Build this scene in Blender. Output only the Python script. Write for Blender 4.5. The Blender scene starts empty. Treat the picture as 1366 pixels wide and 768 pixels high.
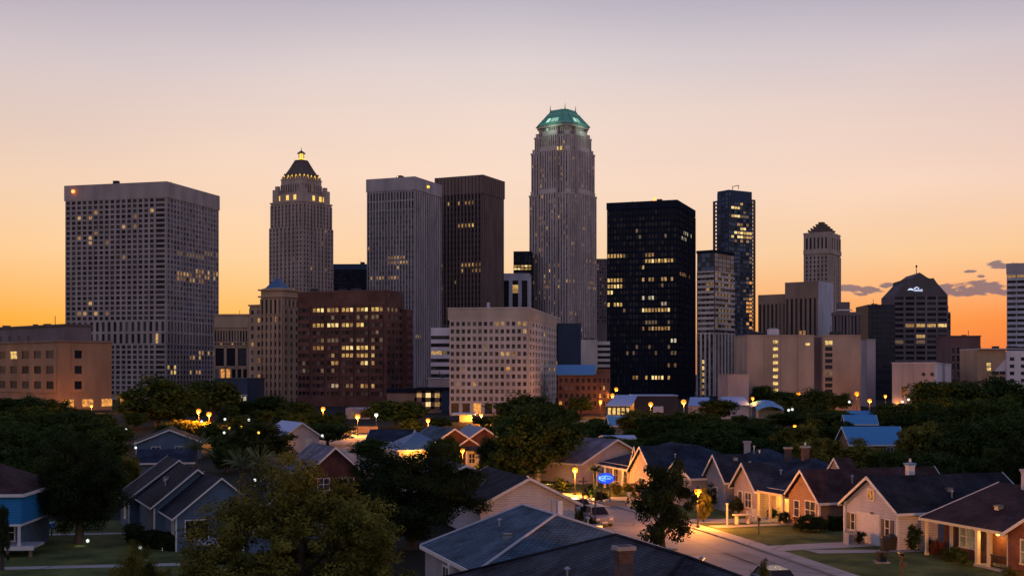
import bpy, math, random
import numpy as np
from mathutils import Vector, Matrix
R = math.radians
scene = bpy.context.scene
COL = scene.collection
rnd = random.Random(7)

# ---------------------------------------------------------------- camera figures (used to lay the place out in metres)
F = 1650.0; H = 13.5; HY = 495.0
def P(px, py, D): return Vector(((px-683)*D/F, D, H+(HY-py)*D/F))
def G(px, py):
    D = F*H/(py-HY); return Vector(((px-683)*D/F, D, 0))
def Z(py, D): return H+(HY-py)*D/F
def X(px, D): return (px-683)*D/F

# ---------------------------------------------------------------- materials
MATS = {}
def nt(name):
    m = bpy.data.materials.new(name); m.use_nodes = True
    n = m.node_tree; b = n.nodes['Principled BSDF']; MATS[name] = m
    return m, n, b
def N(n, t, **k):
    o = n.nodes.new(t)
    for a, v in k.items():
        if a in o.inputs: o.inputs[a].default_value = v
        else: setattr(o, a, v)
    return o
def coord(n, kind='Object'):
    return n.nodes.new('ShaderNodeTexCoord').outputs[kind]
def mixc(n, fac, a, b, mode='MIX'):
    m = n.nodes.new('ShaderNodeMix'); m.data_type = 'RGBA'; m.blend_type = mode
    for i, v in ((0, fac), (6, a), (7, b)):
        if hasattr(v, 'links'): n.links.new(v, m.inputs[i])
        else: m.inputs[i].default_value = v if i == 0 else (*v[:3], 1)
    return m.outputs[2]
def ramp(n, fac, stops):
    r = n.nodes.new('ShaderNodeValToRGB'); e = r.color_ramp.elements
    while len(e) < len(stops): e.new(.5)
    for i, (p, c) in enumerate(stops):
        e[i].position = p; e[i].color = (*c, 1) if len(c) == 3 else c
    n.links.new(fac, r.inputs[0]); return r.outputs[0]
def wall(name, c, rough=.85, sc=.15, amt=.34, c2=None, bump=0, spec=.3):
    """plain masonry, render or concrete: blotches and streaks on a base colour"""
    m, n, b = nt(name); co = coord(n)
    mp = N(n, 'ShaderNodeMapping'); mp.inputs['Scale'].default_value = (1, 1, .35)
    n.links.new(co, mp.inputs[0])
    t = N(n, 'ShaderNodeTexNoise', Scale=sc, Detail=5.0); n.links.new(mp.outputs[0], t.inputs['Vector'])
    t2 = N(n, 'ShaderNodeTexNoise', Scale=sc*14, Detail=3.0); n.links.new(co, t2.inputs['Vector'])
    lo = [x*(1-amt) for x in c]; hi = [min(1, x*(1+amt)) for x in c] if c2 is None else c2
    a = mixc(n, ramp(n, t.outputs[0], [(.3, (0,0,0)), (.7, (1,1,1))]), lo, hi)
    a = mixc(n, .35, a, mixc(n, t2.outputs[0], [x*.6 for x in c], [min(1,x*1.4) for x in c]))
    n.links.new(a, b.inputs['Base Color']); b.inputs['Roughness'].default_value = rough
    b.inputs['Specular IOR Level'].default_value = spec
    if bump:
        bp = N(n, 'ShaderNodeBump', Strength=bump, Distance=.03); n.links.new(t2.outputs[0], bp.inputs['Height'])
        n.links.new(bp.outputs[0], b.inputs['Normal'])
    return m
def courses(name, c1, c2, mortar, bw, bh, ms=.02, rough=.85, bump=.5, off=.5, noise=.5, nsc=.6):
    """bricks, shingles or siding: laid by the mesh's own UVs, in metres"""
    m, n, b = nt(name); uv = coord(n, 'UV')
    t = n.nodes.new('ShaderNodeTexBrick'); t.offset = off
    for k, v in (('Scale', 1.0), ('Mortar Size', ms), ('Mortar Smooth', .3), ('Bias', 0.0), ('Brick Width', bw), ('Row Height', bh)):
        t.inputs[k].default_value = v
    t.inputs['Color1'].default_value = (*c1, 1); t.inputs['Color2'].default_value = (*c2, 1); t.inputs['Mortar'].default_value = (*mortar, 1)
    n.links.new(uv, t.inputs['Vector'])
    z = N(n, 'ShaderNodeTexNoise', Scale=nsc, Detail=6.0, Roughness=.65); n.links.new(coord(n), z.inputs['Vector'])
    k = ramp(n, z.outputs[0], [(.3, (1-noise,)*3), (.72, (1+noise*.5,)*3)])
    n.links.new(mixc(n, 1.0, t.outputs[0], k, 'MULTIPLY'), b.inputs['Base Color'])
    b.inputs['Roughness'].default_value = rough; b.inputs['Specular IOR Level'].default_value = .08
    bp = N(n, 'ShaderNodeBump', Strength=bump, Distance=.02); bp.invert = True
    n.links.new(t.outputs[1], bp.inputs['Height']); n.links.new(bp.outputs[0], b.inputs['Normal'])
    return m
def plain(name, c, rough=.5, metal=0, spec=.5):
    m, n, b = nt(name)
    t = N(n, 'ShaderNodeTexNoise', Scale=2.5, Detail=4.0); n.links.new(coord(n), t.inputs['Vector'])
    n.links.new(mixc(n, t.outputs[0], [x*.8 for x in c], [min(1, x*1.15) for x in c]), b.inputs['Base Color'])
    b.inputs['Roughness'].default_value = rough; b.inputs['Metallic'].default_value = metal
    b.inputs['Specular IOR Level'].default_value = spec; return m
def glass(name, c, rough=.22, spec=.22):
    """unlit window seen from outside at dusk"""
    m, n, b = nt(name)
    t = N(n, 'ShaderNodeTexNoise', Scale=.35, Detail=3.0); n.links.new(coord(n), t.inputs['Vector'])
    n.links.new(mixc(n, t.outputs[0], [x*.5 for x in c], [x*1.5 for x in c]), b.inputs['Base Color'])
    b.inputs['Roughness'].default_value = rough; b.inputs['Specular IOR Level'].default_value = spec
    return m
def lit(name, c, s, sc=1.3, var=.75):
    """lit room behind a pane: blinds and furniture break it up"""
    m, n, b = nt(name)
    b.inputs['Base Color'].default_value = (.05, .05, .05, 1); b.inputs['Roughness'].default_value = .2
    g = N(n, 'ShaderNodeNewGeometry')
    t = N(n, 'ShaderNodeTexNoise', Scale=sc, Detail=2.0); n.links.new(g.outputs['Position'], t.inputs['Vector'])
    n.links.new(ramp(n, t.outputs[0], [(.32, [x*(1-var) for x in c]), (.62, c)]), b.inputs['Emission Color'])
    b.inputs['Emission Strength'].default_value = s
    m.cycles.emission_sampling = 'NONE'
    return m
def emit(name, c, s, sample=False):
    m, n, b = nt(name); b.inputs['Base Color'].default_value = (*[x*.5 for x in c], 1)
    b.inputs['Emission Color'].default_value = (*c, 1); b.inputs['Emission Strength'].default_value = s
    if not sample: m.cycles.emission_sampling = 'NONE'
    return m
def leaf(name, c1, c2, tr=.25):
    m, n, b = nt(name)
    oi = n.nodes.new('ShaderNodeObjectInfo')
    t = N(n, 'ShaderNodeTexNoise', Scale=.9, Detail=4.0); g = n.nodes.new('ShaderNodeNewGeometry')
    n.links.new(g.outputs['Position'], t.inputs['Vector'])
    a = mixc(n, ramp(n, t.outputs[0], [(.35, (0,0,0)), (.65, (1,1,1))]), c1, c2)
    k = ramp(n, oi.outputs['Random'], [(0, (.7,.75,.7)), (.5, (1,1,1)), (1, (1.35,1.2,.9))])
    a = mixc(n, 1.0, a, k, 'MULTIPLY')
    d = n.nodes.new('ShaderNodeBsdfDiffuse'); s = n.nodes.new('ShaderNodeBsdfTranslucent'); mx = n.nodes.new('ShaderNodeMixShader')
    n.links.new(a, d.inputs[0]); n.links.new(a, s.inputs[0]); mx.inputs[0].default_value = tr
    n.links.new(d.outputs[0], mx.inputs[1]); n.links.new(s.outputs[0], mx.inputs[2])
    n.links.new(mx.outputs[0], n.nodes['Material Output'].inputs[0]); return m

M = MATS
# city walls
wall('tan_stone', (.33,.19,.11)); wall('grey_stone', (.33,.275,.26)); wall('ornate_stone', (.36,.28,.235))
wall('gold_stone', (.36,.25,.17)); wall('brown_stone', (.21,.15,.12)); wall('ash_concrete', (.32,.29,.30))
wall('dark_brown', (.15,.105,.095)); wall('white_concrete', (.47,.41,.37)); wall('pale_white', (.58,.53,.55))
wall('tower_stone', (.47,.39,.36)); wall('beige_concrete', (.37,.285,.22)); wall('gable_dark', (.10,.082,.085)); wall('black_steel', (.014,.018,.03), rough=.8, spec=.0)
wall('navy_panel', (.026,.048,.095), rough=.6, spec=.15); wall('dark_panel', (.035,.035,.045), rough=.6, spec=.15)
wall('plum_stone', (.15,.115,.125)); wall('pink_render', (.42,.34,.33)); wall('blue_white_panel', (.40,.40,.46))
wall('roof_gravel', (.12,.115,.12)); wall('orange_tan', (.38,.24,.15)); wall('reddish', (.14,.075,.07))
courses('city_brick', (.16,.075,.06), (.12,.055,.045), (.14,.09,.08), .9, .3, .03, nsc=.1)
courses('red_city_brick', (.20,.10,.075), (.15,.075,.06), (.18,.12,.1), .9, .3, .03, nsc=.1)
wall('slate_spandrel', (.075,.068,.075), rough=.6, spec=.15); wall('grey_spandrel', (.15,.13,.135), rough=.6, spec=.15)
plain('copper_green', (.10,.34,.23), .7); plain('green_rib', (.25,.55,.42), .6); emit('green_pale', (.55,.95,.72), .75); plain('dark_slate', (.12,.085,.07), .7); plain('blue_metal', (.04,.21,.42), .55)
plain('pale_blue_metal', (.22,.33,.55), .45); plain('deep_blue_roof', (.03,.10,.22), .5)
glass('pane_a', (.022,.022,.03)); glass('pane_b', (.035,.033,.045), .3); glass('pane_c', (.010,.011,.018), .3, .12)
glass('pane_blue', (.035,.07,.14), .2, .4); glass('pane_sky', (.13,.135,.17), .25, .4); glass('pane_blind', (.13,.11,.11), .5, .3)  # pane_sky: sky reflection put into the glass as a paler base colour
DARK = ['pane_a','pane_a','pane_b','pane_c','pane_c','pane_blind']
lit('lit_yellow', (1,.66,.20), 1.0); lit('lit_amber', (1,.50,.14), .38); lit('lit_dim', (1,.62,.3), .14)
lit('lit_white', (1,.85,.58), .75); lit('lit_orange', (1,.40,.08), .9); lit('lit_gold', (1,.58,.10), 1.3, .5, .4)
lit('lit_yellow_b', (1,.58,.16), .62); lit('lit_yellow_c', (1,.72,.30), 1.25, 2.2, .6); lit('lit_yellow_d', (1,.52,.14), .36, 2.0)
lit('lit_amber_b', (1,.46,.12), .2); lit('lit_amber_c', (1,.58,.2), .55, 2.0); lit('lit_white_b', (1,.8,.5), .4, 2.0)
LIT = {'y':'lit_yellow','a':'lit_amber','d':'lit_dim','w':'lit_white','o':'lit_orange','g':'lit_gold'}
LITV = {'lit_yellow':['lit_yellow','lit_yellow_b','lit_yellow_c','lit_yellow_d','lit_yellow_b'],'lit_amber':['lit_amber','lit_amber_b','lit_amber_c'],'lit_white':['lit_white','lit_white_b']}
# houses
courses('shingle_grey', (.075,.08,.095), (.055,.06,.07), (.03,.03,.036), .33, .19, .022, nsc=.45, noise=.75)
courses('shingle_bluegrey', (.09,.145,.19), (.07,.115,.155), (.03,.035,.045), .33, .19, .022, nsc=.45, noise=.75)
courses('shingle_black', (.032,.036,.047), (.024,.027,.035), (.014,.015,.02), .33, .19, .022, nsc=.45, noise=.75)
courses('shingle_navy', (.035,.05,.08), (.028,.04,.065), (.015,.02,.03), .33, .19, .022, nsc=.45, noise=.75)
courses('shingle_maroon', (.085,.042,.04), (.065,.034,.034), (.035,.02,.02), .33, .19, .022, nsc=.45, noise=.75)
courses('shingle_lavender', (.21,.20,.25), (.17,.165,.21), (.1,.1,.12), .33, .19, .022, nsc=.45, noise=.75)
def siding(name, c): return courses(name, c, [x*.94 for x in c], [x*.45 for x in c], 3.6, .19, .014, rough=.6, bump=.6, noise=.2)
siding('siding_white', (.62,.56,.57)); siding('siding_slate', (.11,.16,.235)); siding('siding_pink', (.50,.39,.37))
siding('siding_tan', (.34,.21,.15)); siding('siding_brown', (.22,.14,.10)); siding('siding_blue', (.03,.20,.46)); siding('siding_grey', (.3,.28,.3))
courses('house_brick', (.25,.075,.04), (.18,.055,.035), (.2,.13,.1), .23, .085, .012)
courses('maroon_brick', (.13,.05,.045), (.10,.04,.04), (.1,.06,.055), .23, .085, .012)
courses('chimney_brick', (.16,.09,.075), (.11,.06,.055), (.14,.11,.10), .23, .085, .014)
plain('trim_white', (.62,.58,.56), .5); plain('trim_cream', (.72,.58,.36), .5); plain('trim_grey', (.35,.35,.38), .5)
wall('cap_concrete', (.33,.29,.27), sc=1.5, bump=.4)
plain('shutter_dark', (.03,.022,.025), .5); plain('door_white', (.62,.57,.57), .5); plain('iron_black', (.015,.015,.017), .4)
plain('galvanised', (.4,.43,.48), .35, .8)
# ground
wall('ground_mat', (.022,.024,.016), sc=.05, amt=.4, spec=.05); wall('city_ground', (.03,.029,.027), sc=.02, amt=.3, spec=.05)
def lawn_mat(name, c1, c2):
    m, n, b = nt(name); co = coord(n)
    a = N(n, 'ShaderNodeTexNoise', Scale=.35, Detail=6.0); n.links.new(co, a.inputs['Vector'])
    f = N(n, 'ShaderNodeTexNoise', Scale=9.0, Detail=4.0, Roughness=.7); n.links.new(co, f.inputs['Vector'])
    k = mixc(n, .45, a.outputs[0], f.outputs[0]); n.links.new(mixc(n, ramp(n, k, [(.42,(0,0,0)),(.58,(1,1,1))]), c1, c2), b.inputs['Base Color'])
    b.inputs['Roughness'].default_value = 1; b.inputs['Specular IOR Level'].default_value = .1
    bp = N(n, 'ShaderNodeBump', Strength=.9, Distance=.08); n.links.new(f.outputs[0], bp.inputs['Height']); n.links.new(bp.outputs[0], b.inputs['Normal'])
lawn_mat('lawn_mat', (.05,.068,.02), (.14,.155,.045))
def paving(name, c, amt=.2, crack=True):
    m, n, b = nt(name); co = coord(n)
    a = N(n, 'ShaderNodeTexNoise', Scale=.25, Detail=7.0, Roughness=.6); n.links.new(co, a.inputs['Vector'])
    f = N(n, 'ShaderNodeTexNoise', Scale=14.0, Detail=3.0); n.links.new(co, f.inputs['Vector'])
    base = mixc(n, ramp(n, a.outputs[0], [(.35,(0,0,0)),(.65,(1,1,1))]), [x*(1-amt) for x in c], [x*(1+amt) for x in c])
    base = mixc(n, .3, base, mixc(n, f.outputs[0], [x*.5 for x in c], [x*1.5 for x in c]))
    if crack:
        v = N(n, 'ShaderNodeTexVoronoi', Scale=.16); v.feature = 'DISTANCE_TO_EDGE'; n.links.new(co, v.inputs['Vector'])
        base = mixc(n, ramp(n, v.outputs[0], [(0,(1,1,1)),(.012,(0,0,0))]), base, [x*.3 for x in c])
    n.links.new(base, b.inputs['Base Color']); b.inputs['Roughness'].default_value = .8
    bp = N(n, 'ShaderNodeBump', Strength=.3, Distance=.02); n.links.new(f.outputs[0], bp.inputs['Height']); n.links.new(bp.outputs[0], b.inputs['Normal'])
paving('road_mat', (.235,.215,.19)); paving('road_patch', (.16,.14,.125)); paving('kerb_mat', (.26,.23,.2), crack=False); paving('drive_mat', (.34,.30,.255))
# leaves and bark
leaf('leaf_dark', (.020,.038,.012), (.07,.105,.030)); leaf('leaf_olive', (.04,.048,.010), (.25,.215,.045))
leaf('leaf_black', (.014,.023,.010), (.046,.064,.024)); leaf('leaf_palm', (.13,.16,.08), (.26,.28,.14)); leaf('leaf_red', (.11,.035,.02), (.22,.07,.03))
wall('bark', (.06,.045,.035), sc=3, amt=.4, bump=.8); wall('bark_pale', (.22,.17,.12), sc=3, amt=.4, bump=.8)
# lamps, cars
emit('sodium', (1,.25,.012), 1.7); emit('sodium_core', (1,.6,.15), 2.5); emit('white_lamp', (.95,1,.85), 1.5); emit('tiny_white', (.9,.95,.9), 1.0)
emit('red_beacon', (1,.2,.04), 4); emit('neon_blue', (.0,.10,.9), .5); emit('neon_white', (.3,.6,1), 1.5); emit('cyan_lamp', (.05,.5,.9), 3)
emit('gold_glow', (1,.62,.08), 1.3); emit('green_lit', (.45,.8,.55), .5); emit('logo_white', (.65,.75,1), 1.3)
plain('paint_white', (.65,.64,.62), .25); plain('paint_navy', (.03,.045,.08), .2); plain('paint_grey', (.2,.2,.22), .25); plain('tyre', (.02,.02,.02), .9)
plain('rim', (.4,.4,.42), .3, .9); plain('rubber', (.03,.03,.03), .6); plain('awning_white', (.6,.62,.68), .6)

# ---------------------------------------------------------------- mesh builder
class MB:
    def __init__(s): s.v = []; s.f = []; s.m = []; s.mats = []
    def mi(s, mat):
        if mat not in s.mats: s.mats.append(mat)
        return s.mats.index(mat)
    def add(s, vs, fs, mat, T=None):
        o = len(s.v); k = s.mi(mat)
        s.v += [tuple(T @ Vector(v)) for v in vs] if T is not None else [tuple(v) for v in vs]
        for f in fs: s.f.append(tuple(i+o for i in f)); s.m.append(k)
        return s
    def box(s, x0, x1, y0, y1, z0, z1, mat, T=None):
        x0, x1 = min(x0,x1), max(x0,x1); y0, y1 = min(y0,y1), max(y0,y1)
        return s.add([(x0,y0,z0),(x1,y0,z0),(x1,y1,z0),(x0,y1,z0),(x0,y0,z1),(x1,y0,z1),(x1,y1,z1),(x0,y1,z1)],
            [(0,3,2,1),(4,5,6,7),(0,1,5,4),(1,2,6,5),(2,3,7,6),(3,0,4,7)], mat, T)
    def hexa(s, lo, hi, mat, T=None):
        """four lower and four upper corners, both counter-clockwise from above"""
        n = len(lo)
        return s.add(list(lo)+list(hi), [tuple(range(n-1,-1,-1)), tuple(range(n,2*n))]+[(i,(i+1)%n,(i+1)%n+n,i+n) for i in range(n)], mat, T)
    def slab(s, top, t, mat, T=None): return s.hexa([(p[0],p[1],p[2]-t) for p in top], top, mat, T)
    def prism(s, poly, z0, z1, mat, T=None): return s.hexa([(x,y,z0) for x,y in poly], [(x,y,z1) for x,y in poly], mat, T)
    def tube(s, path, rad, mat, n=8, T=None):
        path = [Vector(p) for p in path]; vs = []; fs = []
        for i, p in enumerate(path):
            d = (path[min(i+1,len(path)-1)]-path[max(i-1,0)]).normalized()
            a = d.cross(Vector((0,0,1)) if abs(d.z) < .9 else Vector((1,0,0))).normalized(); b = d.cross(a)
            r = rad[i] if isinstance(rad, (list,tuple)) else rad
            for k in range(n):
                t = 2*math.pi*k/n; vs.append(p+a*r*math.cos(t)+b*r*math.sin(t))
        for i in range(len(path)-1):
            for k in range(n):
                fs.append((i*n+k, i*n+(k+1)%n, (i+1)*n+(k+1)%n, (i+1)*n+k))
        fs.append(tuple(range(n-1,-1,-1))); fs.append(tuple(range((len(path)-1)*n, len(path)*n)))
        return s.add(vs, fs, mat, T)
    def lathe(s, prof, mat, n=12, T=None):
        vs = []; fs = []
        for r, z in prof:
            for k in range(n): t = 2*math.pi*k/n; vs.append((r*math.cos(t), r*math.sin(t), z))
        for i in range(len(prof)-1):
            for k in range(n): fs.append((i*n+k, i*n+(k+1)%n, (i+1)*n+(k+1)%n, (i+1)*n+k))
        fs.append(tuple(range(n-1,-1,-1))); fs.append(tuple(range((len(prof)-1)*n, len(prof)*n)))
        return s.add(vs, fs, mat, T)
    def mesh(s, name, uv=False, smooth=False):
        me = bpy.data.meshes.new(name); me.from_pydata(s.v, [], s.f)
        for m in s.mats: me.materials.append(M[m])
        me.polygons.foreach_set('material_index', s.m)
        if smooth: me.polygons.foreach_set('use_smooth', [True]*len(s.f))
        if uv:
            l = me.uv_layers.new(name='UVMap').data; up = Vector((0,0,1))
            for p in me.polygons:
                nn = p.normal; t = up.cross(nn)
                t = Vector((1,0,0)) if t.length < .05 else t.normalized(); b = nn.cross(t)
                for li in p.loop_indices:
                    c = me.vertices[me.loops[li].vertex_index].co; l[li].uv = (c.dot(t), c.dot(b))
        me.update(); return me
    def build(s, name, parent=None, uv=True, smooth=False, loc=None, rz=0):
        o = bpy.data.objects.new(name, s.mesh(name, uv, smooth)); COL.objects.link(o)
        if parent is not None: o.parent = parent
        if loc is not None: o.location = loc
        o.rotation_euler.z = rz; return o
def tag(o, label, cat, group=None, kind=None):
    if label: o['label'] = label
    if cat: o['category'] = cat
    if group: o['group'] = group
    if kind: o['kind'] = kind
    return o
def thing(name, label, cat, loc=(0,0,0), rz=0, group=None):
    o = bpy.data.objects.new(name, None); COL.objects.link(o); o.empty_display_size = .5
    o.location = loc; o.rotation_euler.z = rz; return tag(o, label, cat, group)
def struct(o): o['kind'] = 'structure'; return o
def inst(name, me, parent, loc=(0,0,0), rz=0, scale=None):
    o = bpy.data.objects.new(name, me); COL.objects.link(o); o.parent = parent; o.location = loc; o.rotation_euler.z = rz
    if scale: o.scale = scale
    return o
def copy_tree(o, parent=None):
    c = o.copy(); COL.objects.link(c)
    if parent is not None: c.parent = parent
    for ch in [q for q in bpy.data.objects if q.parent == o]: copy_tree(ch, c)
    return c
def point(name, loc, w, c, r=.25, parent=None):
    l = bpy.data.lights.new(name, 'POINT'); l.energy = w; l.color = c; l.shadow_soft_size = r
    o = bpy.data.objects.new(name, l); COL.objects.link(o); o.location = loc
    if parent is not None: o.parent = parent
    return o
# ================================================================ TOWERS
class Bld:
    """a building on a rectangular plan: origin at its near corner, x along the street front (to the right), y going back"""
    def __init__(s, name, label, cat, px, D, th, group=None):
        s.th = R(th); s.o = Vector((X(px, D), D, 0)); s.D = D
        s.ax = Vector((math.cos(s.th), -math.sin(s.th), 0)); s.ay = Vector((math.sin(s.th), math.cos(s.th), 0))
        s.t = thing(name, label, cat, s.o, -s.th, group); s.mb = MB(); s.w = []; s.extra = []
    def _solve(s, px, d, o):
        k = (px-683)/F; return (k*o.y-o.x)/(d.x-k*d.y)
    def u(s, px, y=0): return s._solve(px, s.ax, s.o+s.ay*y)
    def v(s, px, x=0): return s._solve(px, s.ay, s.o+s.ax*x)
    def z(s, py): return Z(py, s.D)
    def pix(s, x, y, z):
        p = s.o+s.ax*x+s.ay*y; return 683+p.x*F/p.y, HY-(z-H)*F/p.y
    def box(s, x0, x1, y0, y1, z0, z1, mat): s.mb.box(x0, x1, y0, y1, z0, z1, mat); return s
    def face(s, side, a0, a1, at, z0, z1, nb, nf, mat, wr=.6, hr=.6, pw=.35, sw=.3, sp=None, lits=(), dark=None, pl=.0, blank=0):
        """relief facade: piers, spandrels and separate panes. side 'F' faces -y at y=at, 'S' faces +x at x=at, 'L' faces -x"""
        bw = (a1-a0)/nb; fh = (z1-z0)/nf; sp = sp or mat; dark = dark or DARK; mb = s.mb
        def bx(u0, u1, d, za, zb, m):
            if side == 'F': mb.box(u0, u1, at-d, at+.02, za, zb, m)
            elif side == 'S': mb.box(at-.02, at+d, u0, u1, za, zb, m)
            else: mb.box(at-d, at+.02, u0, u1, za, zb, m)
        g = (1-wr)*bw/2; h = (1-hr)*fh/2
        for i in range(nb+1):
            c = a0+i*bw; bx(c-g if i else c, c+g if i < nb else c, pw, z0, z1, mat)
        for j in range(nf+1):
            c = z0+j*fh; bx(a0+.01, a1-.01, sw, c-h if j else c, c+h if j < nf else c, sp)
        for j in range(nf):
            for i in range(nb):
                if blank and rnd.random() < blank: continue
                u = a0+(i+.5)*bw; zc = z0+(j+.5)*fh
                if side == 'F': pos = (u, at-.05-pl, zc); r = 0
                elif side == 'S': pos = (at+.05+pl, u, zc); r = math.pi/2
                else: pos = (at-.05-pl, u, zc); r = -math.pi/2
                px, py = s.pix(*pos); k = None
                for q in lits:
                    if q[0] <= px <= q[2] and q[1] <= py <= q[3] and rnd.random() < q[4]: k = LIT[q[5]]; k = rnd.choice(LITV.get(k, [k])); break
                s.w.append((pos, r, round(bw*wr-.02, 3), round(fh*hr-.02, 3), k or rnd.choice(dark), 1 if k else 0, px))
    def crown(s, x0, x1, y0, y1, z0, z1, mat, d=.5):
        s.mb.box(x0-d, x1+d, y0-d, y1+d, z0, z1, mat); s.mb.box(x0+.3, x1-.3, y0+.3, y1-.3, z1-.3, z1+.02, 'roof_gravel')
    def clutter(s, x0, x1, y0, y1, z, n=4, sz=3):
        for i in range(n):
            m = MB(); a = rnd.uniform(.4, 1)*sz; b_ = rnd.uniform(.4, 1)*sz; h = rnd.uniform(.4, 1.1)*sz*.5
            m.box(-a/2, a/2, -b_/2, b_/2, 0, h, 'dark_panel'); m.box(-a/2-.1, a/2+.1, -b_/2-.1, b_/2+.1, h, h+.12, 'roof_gravel')
            m.build('rooftop_unit', s.t, loc=(rnd.uniform(x0+sz, x1-sz), rnd.uniform(y0+sz, y1-sz), z))
        m = MB(); m.tube([(0,0,0),(0,0,sz*1.3)], .12, 'iron_black', 5); m.build('antenna', s.t, loc=(rnd.uniform(x0+1,x1-1), rnd.uniform(y0+1,y1-1), z))
    def finish(s, uv=False, wallname='wall'):
        s.mb.build(wallname, s.t, uv=uv)
        ws = sorted(s.w, key=lambda w: (-w[5], -w[2]*w[3]*(1.0 if w[1] == 0 else .6)+rnd.random()*.01))
        cache = {}
        def pane(mb, w, T=None): mb.box(-w[2]/2, w[2]/2, -.03, .03, -w[3]/2, w[3]/2, w[4], T)
        for w in ws[:100]:
            k = (w[2], w[3], w[4])
            if k not in cache: m = MB(); pane(m, w); cache[k] = m.mesh('window')
            inst('window', cache[k], s.t, w[0], w[1])
        if len(ws) > 100:
            m = MB()
            for w in ws[100:]: pane(m, w, Matrix.Translation(w[0]) @ Matrix.Rotation(w[1], 4, 'Z'))
            o = m.build('window_rows', s.t, uv=False); o['kind'] = 'stuff'
        return s.t
def beacon(parent, loc):
    m = MB(); m.lathe([(.3,0),(.3,.3),(.7,.3),(.85,.8),(.7,1.4),(.1,1.7)], 'red_beacon', 8); m.build('beacon', parent, loc=loc)

OFF = 'office building'
# --- tan seven-storey building at the left edge
b = Bld('office_block', 'tan brick office block at the left edge, orange glow at its foot', OFF, 80, 420, 42)
xl = b.u(-60); yr = b.v(149); h = b.z(456)
b.box(xl, 0, 0, yr, 0, h, 'tan_stone')
LT = [(10,468,26,484,1,'y')]
b.face('F', xl, -2, 0, b.z(524), b.z(462), 9, 3, 'tan_stone', .62, .5, .4, .38, lits=LT, dark=['pane_a','pane_c','pane_b'])
b.face('S', 4, 9, 0, b.z(524), b.z(462), 1, 3, 'tan_stone', .55, .52, .4, .38, lits=[(85,484,97,497,1,'y')])
for k in range(4): b.w.append(((.08, 3+k*7.2, b.z(538)), math.pi/2, 4, 2.6, LIT['o'], 1, 0))
b.box(xl-.5, .5, -.5, yr+.5, h, h+.7, 'brown_stone')
yq = b.v(122,-3); b.box(xl, -3, 4, yq, h, b.z(434), 'plum_stone'); b.box(xl-.4, -2.6, 3.6, yq+.4, b.z(434), b.z(431), 'slate_spandrel')
for i in range(7): b.box(xl+8+i*7, xl+8.4+i*7, 3.5, 3.9, h, h+3, 'brown_stone')
b.clutter(xl, 0, 6, yr, b.z(431), 5, 2.5); b.finish(True)

# --- big grid tower at left
b = Bld('office_tower', 'widest pale grid office tower on the left, blank top band', 'tower', 222, 580, 15)
xl = b.u(88); yr = b.v(291); h = b.z(243)
b.box(xl, 0, 0, yr, 0, h, 'grey_stone')
b.box(xl-.6, .6, -.6, yr+.6, b.z(263), h+.3, 'grey_stone'); b.box(xl+1, -1, 1, yr-1, h+.3, h+.35, 'roof_gravel')
LT = [(103,289,122,296,.9,'a'),(103,317,124,324,.8,'a'),(110,322,124,330,.6,'a'),(132,322,146,330,.6,'a'),(165,299,182,306,.8,'a'),(120,398,134,405,.7,'y'),
 (103,413,144,421,.75,'a'),(225,409,232,419,.9,'y'),(205,446,214,457,.8,'y'),(222,489,234,501,.9,'y'),(0,0,400,900,.002,'a')]
LS = [(236,337,291,344,.75,'d'),(236,361,291,377,.7,'a'),(236,361,250,370,1,'a'),(250,470,291,477,.6,'a'),(250,493,270,500,.8,'a'),(222,488,236,501,.8,'y')]
uc = b.u(207)
for (ya, yb, n) in ((263,427,24), (459,527,10)):
    b.face('F', xl, uc, 0, b.z(yb), b.z(ya), 16, n, 'grey_stone', .66, .66, .5, .47, 'grey_stone', LT, ['pane_a','pane_c','pane_b'])
    b.face('F', uc, 0, 0, b.z(yb), b.z(ya), 1, n, 'grey_stone', .80, .62, .5, .48, 'grey_stone', LT, ['pane_a','pane_c','pane_b'])
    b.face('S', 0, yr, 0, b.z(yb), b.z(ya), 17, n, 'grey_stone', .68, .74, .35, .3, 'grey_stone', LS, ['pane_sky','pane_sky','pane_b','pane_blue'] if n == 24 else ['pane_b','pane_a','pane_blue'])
b.face('F', xl, 0, 0, b.z(459), b.z(427), 17, 2, 'grey_stone', .5, .8, .55, .5, 'grey_stone', LT)
b.face('S', 0, yr, 0, b.z(459), b.z(427), 17, 2, 'grey_stone', .55, .8, .55, .5, 'grey_stone', LS)
b.clutter(xl, 0, 0, yr, h+.3, 4, 5); beacon(b.t, (xl+6, 1.5, h-2.5) if 0 else (xl+5, -1.6, h-3.6)); b.finish()

# --- low tan neighbour between the tower and the ornate one
b = Bld('office_block', 'low brown stone block tucked right of the wide grid tower', OFF, 331, 560, 5)
xl = b.u(286); h = b.z(421); b.box(xl, 0, 0, 30, 0, h, 'gold_stone')
b.box(xl-.4,.4,-.4,30,h,h+.8,'gold_stone'); b.box(xl,0,-.5,.1,b.z(437),h-.5,'gold_stone')
b.face('F', xl, 0, 0, b.z(456), b.z(440), 12, 1, 'gold_stone', .6, .9, .5, .3)
b.face('F', xl, 0, 0, b.z(461), b.z(456), 12, 1, 'gold_stone', .7, .5, .5, .3, lits=[(0,0,999,999,.5,'a')])
b.face('F', xl, 0, 0, b.z(490), b.z(462), 3, 1, 'gold_stone', .78, .85, .6, .6)
b.face('F', xl, 0, 0, b.z(506), b.z(490), 6, 1, 'gold_stone', .7, .75, .5, .4, lits=[(0,0,999,999,.5,'o')])
b.clutter(xl,0,0,30,h,3,2.5); b.finish()
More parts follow.
